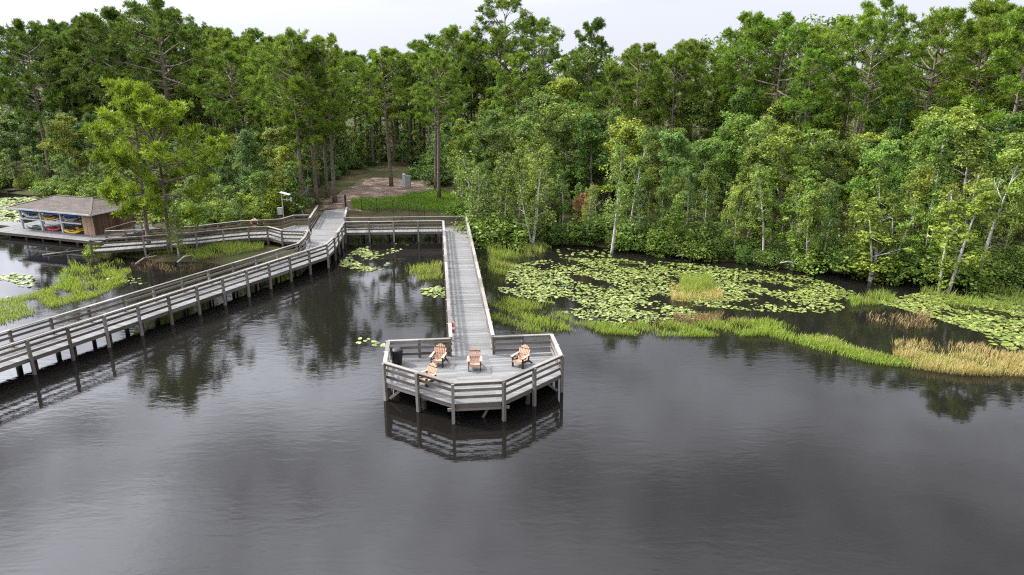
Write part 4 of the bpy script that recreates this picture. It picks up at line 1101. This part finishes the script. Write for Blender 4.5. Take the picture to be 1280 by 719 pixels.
def pads(parts, label, seed):
    rng = np.random.default_rng(seed); V, Fc, T = [], [], []; n0 = 0
    for poly, n, cut, r0, r1 in parts:
        Q = sample_px(poly, n, rng); nz = vnoise(Q, 2.0, seed) + rng.normal(0, .22, n); Q = Q[nz > cut]
        for (x, y) in Q:
            r = rng.uniform(r0, r1); a0 = rng.uniform(0, 6.28); z = .012 + rng.uniform(0, .012); tx, ty = rng.normal(0, .13, 2); z += .02 * abs(rng.normal()); m = 9
            V.append((x, y, z)); c = n0; n0 += 1
            for k in range(m):
                a = a0 + (k / (m - 1)) * (2 * math.pi - .45); rr_ = r * (1 + .08 * math.sin(a * 3 + a0)); ex, ey = rr_ * math.cos(a), rr_ * math.sin(a)
                V.append((x + ex, y + ey, max(.004, z + ex * tx + ey * ty)))
            for k in range(m - 1): Fc.append((c, c + 1 + k, c + 2 + k))
            n0 += m; T += [float(np.clip(rng.normal(.52, .24), 0, 1))] * (m + 1)
    me = bpy.data.meshes.new('lily_pads'); me.from_pydata(V, [], Fc); me.materials.append(M['pad'])
    a = me.attributes.new('tint', 'FLOAT', 'POINT'); a.data.foreach_set('value', np.array(T, dtype=np.float32))
    o = bpy.data.objects.new('lily_pads', me); C.objects.link(o); return tag(o, label, 'lily pads', kind='stuff')
pads([([(640, 332), (700, 322), (770, 324), (900, 332), (1010, 346), (1070, 366), (1050, 392), (960, 390), (880, 384), (770, 398), (700, 384), (622, 364)], 10000, -.24, .06, .145),
      ([(690, 312), (760, 312), (770, 322), (700, 320)], 90, -.2, .1, .2), ([(700, 390), (860, 385), (900, 398), (760, 408)], 700, -.05, .06, .14)],
     'broad bed of pale green lily pads between the reed bank and the swamp trees', 101)
pads([([(1095, 378), (1150, 366), (1200, 364), (1290, 372), (1420, 384), (1430, 448), (1290, 436), (1250, 425), (1180, 402)], 7000, -.3, .065, .155), ([(1230, 418), (1290, 430), (1290, 446), (1240, 432)], 60, -.3, .12, .24)],
     'band of lily pads at the far right in front of the thick stemmed bright tree', 102)
pads([([(425, 326), (445, 312), (470, 303), (512, 306), (495, 318), (480, 338), (440, 341), (424, 336)], 1000, .08, .08, .19), ([(525, 362), (556, 357), (556, 374), (532, 371)], 120, .0, .09, .18), ([(418, 441), (455, 422), (482, 432), (440, 442)], 70, .15, .09, .18)],
     'loose patches of lily pads on the dark water between boardwalk and long walkway', 103)
pads([([(0, 248), (60, 246), (30, 264), (20, 282), (-60, 285), (-60, 250)], 2600, -.5, .15, .3), ([(158, 286), (180, 268), (200, 266), (190, 284)], 120, -.5, .12, .25)], 'dense lily pads covering the lagoon behind the boat shed', 104)
pads([([(-30, 335), (42, 346), (36, 374), (-30, 372)], 420, .0, .1, .22), ([(120, 352), (170, 338), (190, 352), (150, 366)], 120, .0, .08, .16)], 'thin scattered lily pads on the bright lagoon by the boardwalk', 105)

reeds('reeds', [([(700, 404), (780, 408), (860, 406), (960, 403), (1030, 423), (1095, 442), (1185, 452), (1180, 462), (1100, 458), (1030, 441), (960, 421), (880, 422), (790, 421), (700, 414)], 12000, .40, .6, 1.0, -.15),
                ([(610, 372), (690, 378), (720, 405), (700, 418), (640, 418), (612, 400)], 4200, .40, .5, .95, .12),
                ([(780, 402), (900, 398), (960, 402), (940, 412), (800, 412)], 900, .35, .0, .12, .1),
                ([(960, 408), (1040, 425), (1110, 446), (1090, 450), (1000, 425)], 900, .45, .3, .7, .0)],
      'bright green reed bank curving out from the long walkway to the right', 201)
reeds('reeds', [([(1115, 444), (1200, 446), (1290, 450), (1430, 462), (1430, 484), (1290, 472), (1200, 470), (1140, 462)], 10000, .52, .08, .5, -.25), ([(1110, 430), (1200, 430), (1290, 444), (1290, 452), (1150, 450)], 1500, .5, .02, .4, .1)],
      'straw coloured dry reeds at the far right end of the reed bank', 202)
reeds('reeds', [([(850, 352), (890, 350), (895, 368), (850, 372)], 1600, .8, .5, .95, -.3), ([(835, 362), (900, 358), (905, 376), (840, 380)], 1500, .6, .15, .45, -.2), ([(840, 395), (905, 393), (900, 404), (845, 404)], 900, .4, .0, .15, -.2)],
      'tall green and straw tuft rising in the middle of the lily pad bed', 203)
reeds('reeds', [([(1060, 372), (1110, 368), (1120, 380), (1065, 385)], 1000, .6, .5, .9, -.2), ([(1150, 365), (1290, 362), (1430, 374), (1430, 402), (1290, 390), (1170, 385)], 4600, .6, .5, .9, .0), ([(1080, 395), (1160, 392), (1170, 412), (1100, 412)], 700, .4, .0, .2, .05)],
      'short green reeds mixed with lily pads under the right bank trees', 204)
reeds('reeds', [([(600, 292), (650, 296), (690, 312), (660, 325), (612, 326)], 3600, .65, .45, .8, -.05), ([(610, 326), (650, 328), (640, 345), (612, 345)], 900, .6, .45, .8, 0), ([(505, 338), (552, 330), (553, 350), (520, 352)], 900, .55, .45, .8, -.1)],
      'soft green rushes at the shore end of the long walkway', 205)
reeds('reeds', [([(-110, 395), (40, 368), (100, 346), (140, 340), (160, 352), (120, 372), (70, 384), (-40, 420)], 8500, .3, .5, 1.0, -.25), ([(85, 330), (115, 330), (110, 352), (70, 358)], 700, .6, .7, .95, .1), ([(90, 345), (150, 325), (165, 340), (140, 360)], 1500, .4, .42, .8, .0)],
      'bright green marsh grass between the bright lagoon and the boardwalk', 206)
reeds('grass', [([(105, 308), (130, 304), (220, 306), (330, 300), (345, 306), (280, 318), (200, 322), (120, 318)], 11000, .36, .55, 1.0, -.4), ([(230, 312), (330, 306), (330, 318), (290, 325), (240, 328)], 5000, .45, .5, .85, -.4), ([(150, 322), (300, 324), (270, 338), (180, 342)], 1300, .28, .0, .03, -.05)],
      'grass and marsh plants covering the low islet', 207, 'grass')
GR = [([(440, 270), (440, 262), (500, 257), (552, 248), (575, 262), (585, 276), (520, 272)], 15000, .42, .62, .95, -.9), ([(560, 255), (600, 262), (605, 290), (585, 290), (575, 272)], 3500, .6, .5, .9, -.4)]
reeds('grass', [([(200, 282), (260, 262), (340, 262), (345, 272), (280, 280)], 4500, .6, .6, 1.0, -.4)], 'bright grass on the bank behind the shed walkway railing', 209, 'grass')
rng_ = np.random.default_rng(5)
reeds('grass', [(a, n, h_, t0, t1, c) for a, n, h_, t0, t1, c in GR], 'green grass on the bank between the wire fence and the cross walkway', 208, 'grass').color = (.62, .8, .6, 1)

# driftwood and roots
def log(pts, r, label, name='driftwood', z0=.1, mat='pale_bark'):
    mb = MB(); t = thing(name, label, 'driftwood', (*at(*pts[0][:2], z0), 0))
    P3 = [(*at(p[0], p[1], p[2]), p[2]) for p in pts]
    mb.tube(P3, [r * (1 - .6 * i / (len(P3) - 1)) for i in range(len(P3))], 7); mb.build('stem', M[mat], t, smooth=True)
    for i in range(1, len(P3) - 1, 2):
        mb = MB(); q = Vector(P3[i]); mb.tube([q, q + Vector((random.uniform(-.6, .6), random.uniform(-.3, .3), random.uniform(.2, .5)))], [r * .4, r * .15], 5); mb.build('twig', M[mat], t)
    rel(t)
log([(1003, 336, .1), (997, 330, .5), (985, 327, .75), (975, 329, .5), (969, 332, .1)], .1, 'pale fallen branch arching over the water by the lily pads')
log([(170, 330, .25), (180, 323, .35), (195, 320, .4), (205, 322, .3)], .1, 'grey tangled root on the front edge of the islet under the slim pine', mat='grey_bark')
log([(222, 328, .1), (230, 321, .4), (240, 319, .4), (248, 324, .1)], .09, 'pale exposed root at the islet edge under the forked pine', mat='pale_bark')
log([(53, 319, .06), (80, 315.5, .08), (109, 312, .1)], .09, 'long thin floating log in front of the shed dock', mat='grey_bark')
log([(845, 320, .2), (858, 318, .3), (870, 319, .2)], .08, 'short pale log lying below the swamp trees', mat='pale_bark')
# white wading bird
x, y = at(766, 301, .2); eg = thing('egret', 'small white wading bird beside the swollen trunk in the water', 'bird', (x + .6, y, max(.02, gz1(x, y))))
mb = MB(); mb.tube([(-.22, 0, .42), (-.1, 0, .46), (.05, 0, .5), (.16, 0, .56), (.2, 0, .68), (.15, 0, .80), (.2, 0, .88), (.28, 0, .88)], [.02, .08, .1, .06, .03, .025, .035, .02], 8)
bd_ = mb.build('body', M['bird'], eg, smooth=True)
mb = MB(); mb.tube([(.282, 0, .88), (.42, 0, .85)], [.014, .004], 5); mb.build('bill', M['yellow_bill'], eg)
for s in (-.035, .035):
    mb = MB(); mb.tube([(.02, s, .42), (-.02, s, .2), (0, s, 0)], [.012, .01, .01], 5); mb.build('leg', M['chair_black'], eg)

# ------------------------------------------------------------------ light, sky, camera
SUN_AZ, SUN_EL = (-.94, .34), 46      # direction towards the sun: left, a little beyond
sv = Vector((SUN_AZ[0] * math.cos(R(SUN_EL)), SUN_AZ[1] * math.cos(R(SUN_EL)), math.sin(R(SUN_EL)))).normalized()
sd = bpy.data.lights.new('sun', 'SUN'); sd.energy = 4.2; sd.angle = R(5); sd.color = (1, .955, .88)
so_ = bpy.data.objects.new('sun', sd); C.objects.link(so_); so_.rotation_euler = sv.to_track_quat('Z', 'Y').to_euler()

wd = bpy.data.worlds.new('World'); bpy.context.scene.world = wd; wd.use_nodes = True
nt = wd.node_tree; nt.nodes.clear(); L = nt.links
out = N(nt, 'ShaderNodeOutputWorld'); bg = N(nt, 'ShaderNodeBackground'); bg.inputs['Strength'].default_value = .09
sky = N(nt, 'ShaderNodeTexSky'); sky.sky_type = 'NISHITA'; sky.sun_disc = False; sky.sun_elevation = R(SUN_EL); sky.sun_rotation = math.atan2(sv.x, sv.y)
sky.dust_density = 4; sky.air_density = 1.0; sky.ozone_density = 1
# thin bright overcast over the clear sky: soft cloud noise, brighter overhead and towards the sun
tc = N(nt, 'ShaderNodeTexCoord')
sep = N(nt, 'ShaderNodeSeparateXYZ'); L.new(tc.outputs['Generated'], sep.inputs[0])
# project direction on a cloud layer
den = N(nt, 'ShaderNodeMath', operation='MAXIMUM'); den.inputs[1].default_value = 0; L.new(sep.outputs['Z'], den.inputs[0])
den2 = N(nt, 'ShaderNodeMath', operation='ADD'); den2.inputs[1].default_value = .18; L.new(den.outputs[0], den2.inputs[0])
dv = N(nt, 'ShaderNodeVectorMath', operation='DIVIDE'); L.new(tc.outputs['Generated'], dv.inputs[0])
cmb = N(nt, 'ShaderNodeCombineXYZ')
for i in range(3): L.new(den2.outputs[0], cmb.inputs[i])
L.new(cmb.outputs[0], dv.inputs[1])
CO = N(nt, 'ShaderNodeVectorMath', operation='ADD'); CO.inputs[1].default_value = (3.1, 1.7, 0); L.new(dv.outputs[0], CO.inputs[0])
nz = N(nt, 'ShaderNodeTexNoise', i_Scale=1.5, i_Detail=5.0, i_Roughness=.55); L.new(CO.outputs[0], nz.inputs['Vector'])
cr = N(nt, 'ShaderNodeMapRange'); cr.inputs['From Min'].default_value = .38; cr.inputs['From Max'].default_value = .62; cr.inputs['To Min'].default_value = .35; cr.inputs['To Max'].default_value = 1.8
L.new(nz.outputs['Fac'], cr.inputs['Value'])
el = N(nt, 'ShaderNodeMapRange'); el.inputs['From Min'].default_value = .0; el.inputs['From Max'].default_value = .45; el.inputs['To Min'].default_value = 9.4; el.inputs['To Max'].default_value = 10.5
L.new(sep.outputs['Z'], el.inputs['Value'])
dt = N(nt, 'ShaderNodeVectorMath', operation='DOT_PRODUCT'); L.new(tc.outputs['Generated'], dt.inputs[0]); dt.inputs[1].default_value = sv
dm = N(nt, 'ShaderNodeMath', operation='MAXIMUM'); dm.inputs[1].default_value = 0; L.new(dt.outputs['Value'], dm.inputs[0])
dp = N(nt, 'ShaderNodeMath', operation='POWER'); dp.inputs[1].default_value = 3; L.new(dm.outputs[0], dp.inputs[0])
ds = N(nt, 'ShaderNodeMath', operation='MULTIPLY_ADD'); ds.inputs[1].default_value = 52; gl = N(nt, 'ShaderNodeMapRange'); gl.inputs['From Min'].default_value = .05; gl.inputs['From Max'].default_value = .3; gl.inputs['To Min'].default_value = .12; L.new(sep.outputs['Z'], gl.inputs['Value'])
gm = N(nt, 'ShaderNodeMath', operation='MULTIPLY'); L.new(dp.outputs[0], gm.inputs[0]); L.new(gl.outputs[0], gm.inputs[1]); L.new(gm.outputs[0], ds.inputs[0]); L.new(el.outputs[0], ds.inputs[2])
# cloud contrast fades out near the horizon
hz = N(nt, 'ShaderNodeMapRange'); hz.inputs['From Min'].default_value = .08; hz.inputs['From Max'].default_value = .25; L.new(sep.outputs['Z'], hz.inputs['Value'])
mxn = N(nt, 'ShaderNodeMix', data_type='FLOAT'); mxn.inputs['A'].default_value = 1.0; L.new(hz.outputs[0], mxn.inputs['Factor']); L.new(cr.outputs[0], mxn.inputs['B'])
ml = N(nt, 'ShaderNodeMath', operation='MULTIPLY'); L.new(ds.outputs[0], ml.inputs[0]); L.new(mxn.outputs['Result'], ml.inputs[1])
cc = N(nt, 'ShaderNodeVectorMath', operation='SCALE'); cc.inputs[0].default_value = (.945, .978, 1.085); L.new(ml.outputs[0], cc.inputs['Scale'])
mx = N(nt, 'ShaderNodeMix', data_type='RGBA'); mx.inputs['Factor'].default_value = .86
L.new(sky.outputs['Color'], mx.inputs['A']); L.new(cc.outputs[0], mx.inputs['B'])
L.new(mx.outputs['Result'], bg.inputs['Color']); L.new(bg.outputs[0], out.inputs['Surface'])

cam = bpy.data.cameras.new('camera'); cam.sensor_width = 36; cam.lens = F / 1280 * 36; cam.clip_end = 8000; cam.clip_start = .3
co = bpy.data.objects.new('camera', cam); C.objects.link(co); co.location = (0, 0, H); co.rotation_euler = (math.pi / 2 - PITCH, 0, 0)
sc = bpy.context.scene; sc.camera = co
sc.view_settings.view_transform = 'Standard'; sc.view_settings.look = 'None'; sc.view_settings.exposure = 0.25; sc.view_settings.gamma = 1; sc.view_settings.use_curve_mapping = False
sc.cycles.max_bounces = 6; sc.cycles.diffuse_bounces = 3; sc.cycles.glossy_bounces = 3; sc.cycles.transmission_bounces = 3; sc.cycles.transparent_max_bounces = 4
sc.cycles.caustics_reflective = False; sc.cycles.caustics_refractive = False; sc.cycles.use_denoising = False; sc.cycles.pixel_filter_type = 'BLACKMAN_HARRIS'; sc.cycles.filter_width = 1.2
# unused prototypes (never planted) are removed
for kind, lst in PROTO.items():
    for i, p in enumerate(lst):
        if (kind, i) not in USED:
            for c in list(p.children): bpy.data.objects.remove(c)
            bpy.data.objects.remove(p)
        elif 'h' in p: del p['h']
for o in bpy.data.objects:
    if 'h' in o: del o['h']
open('/tmp/counts.txt', 'w').write(str(COUNT))
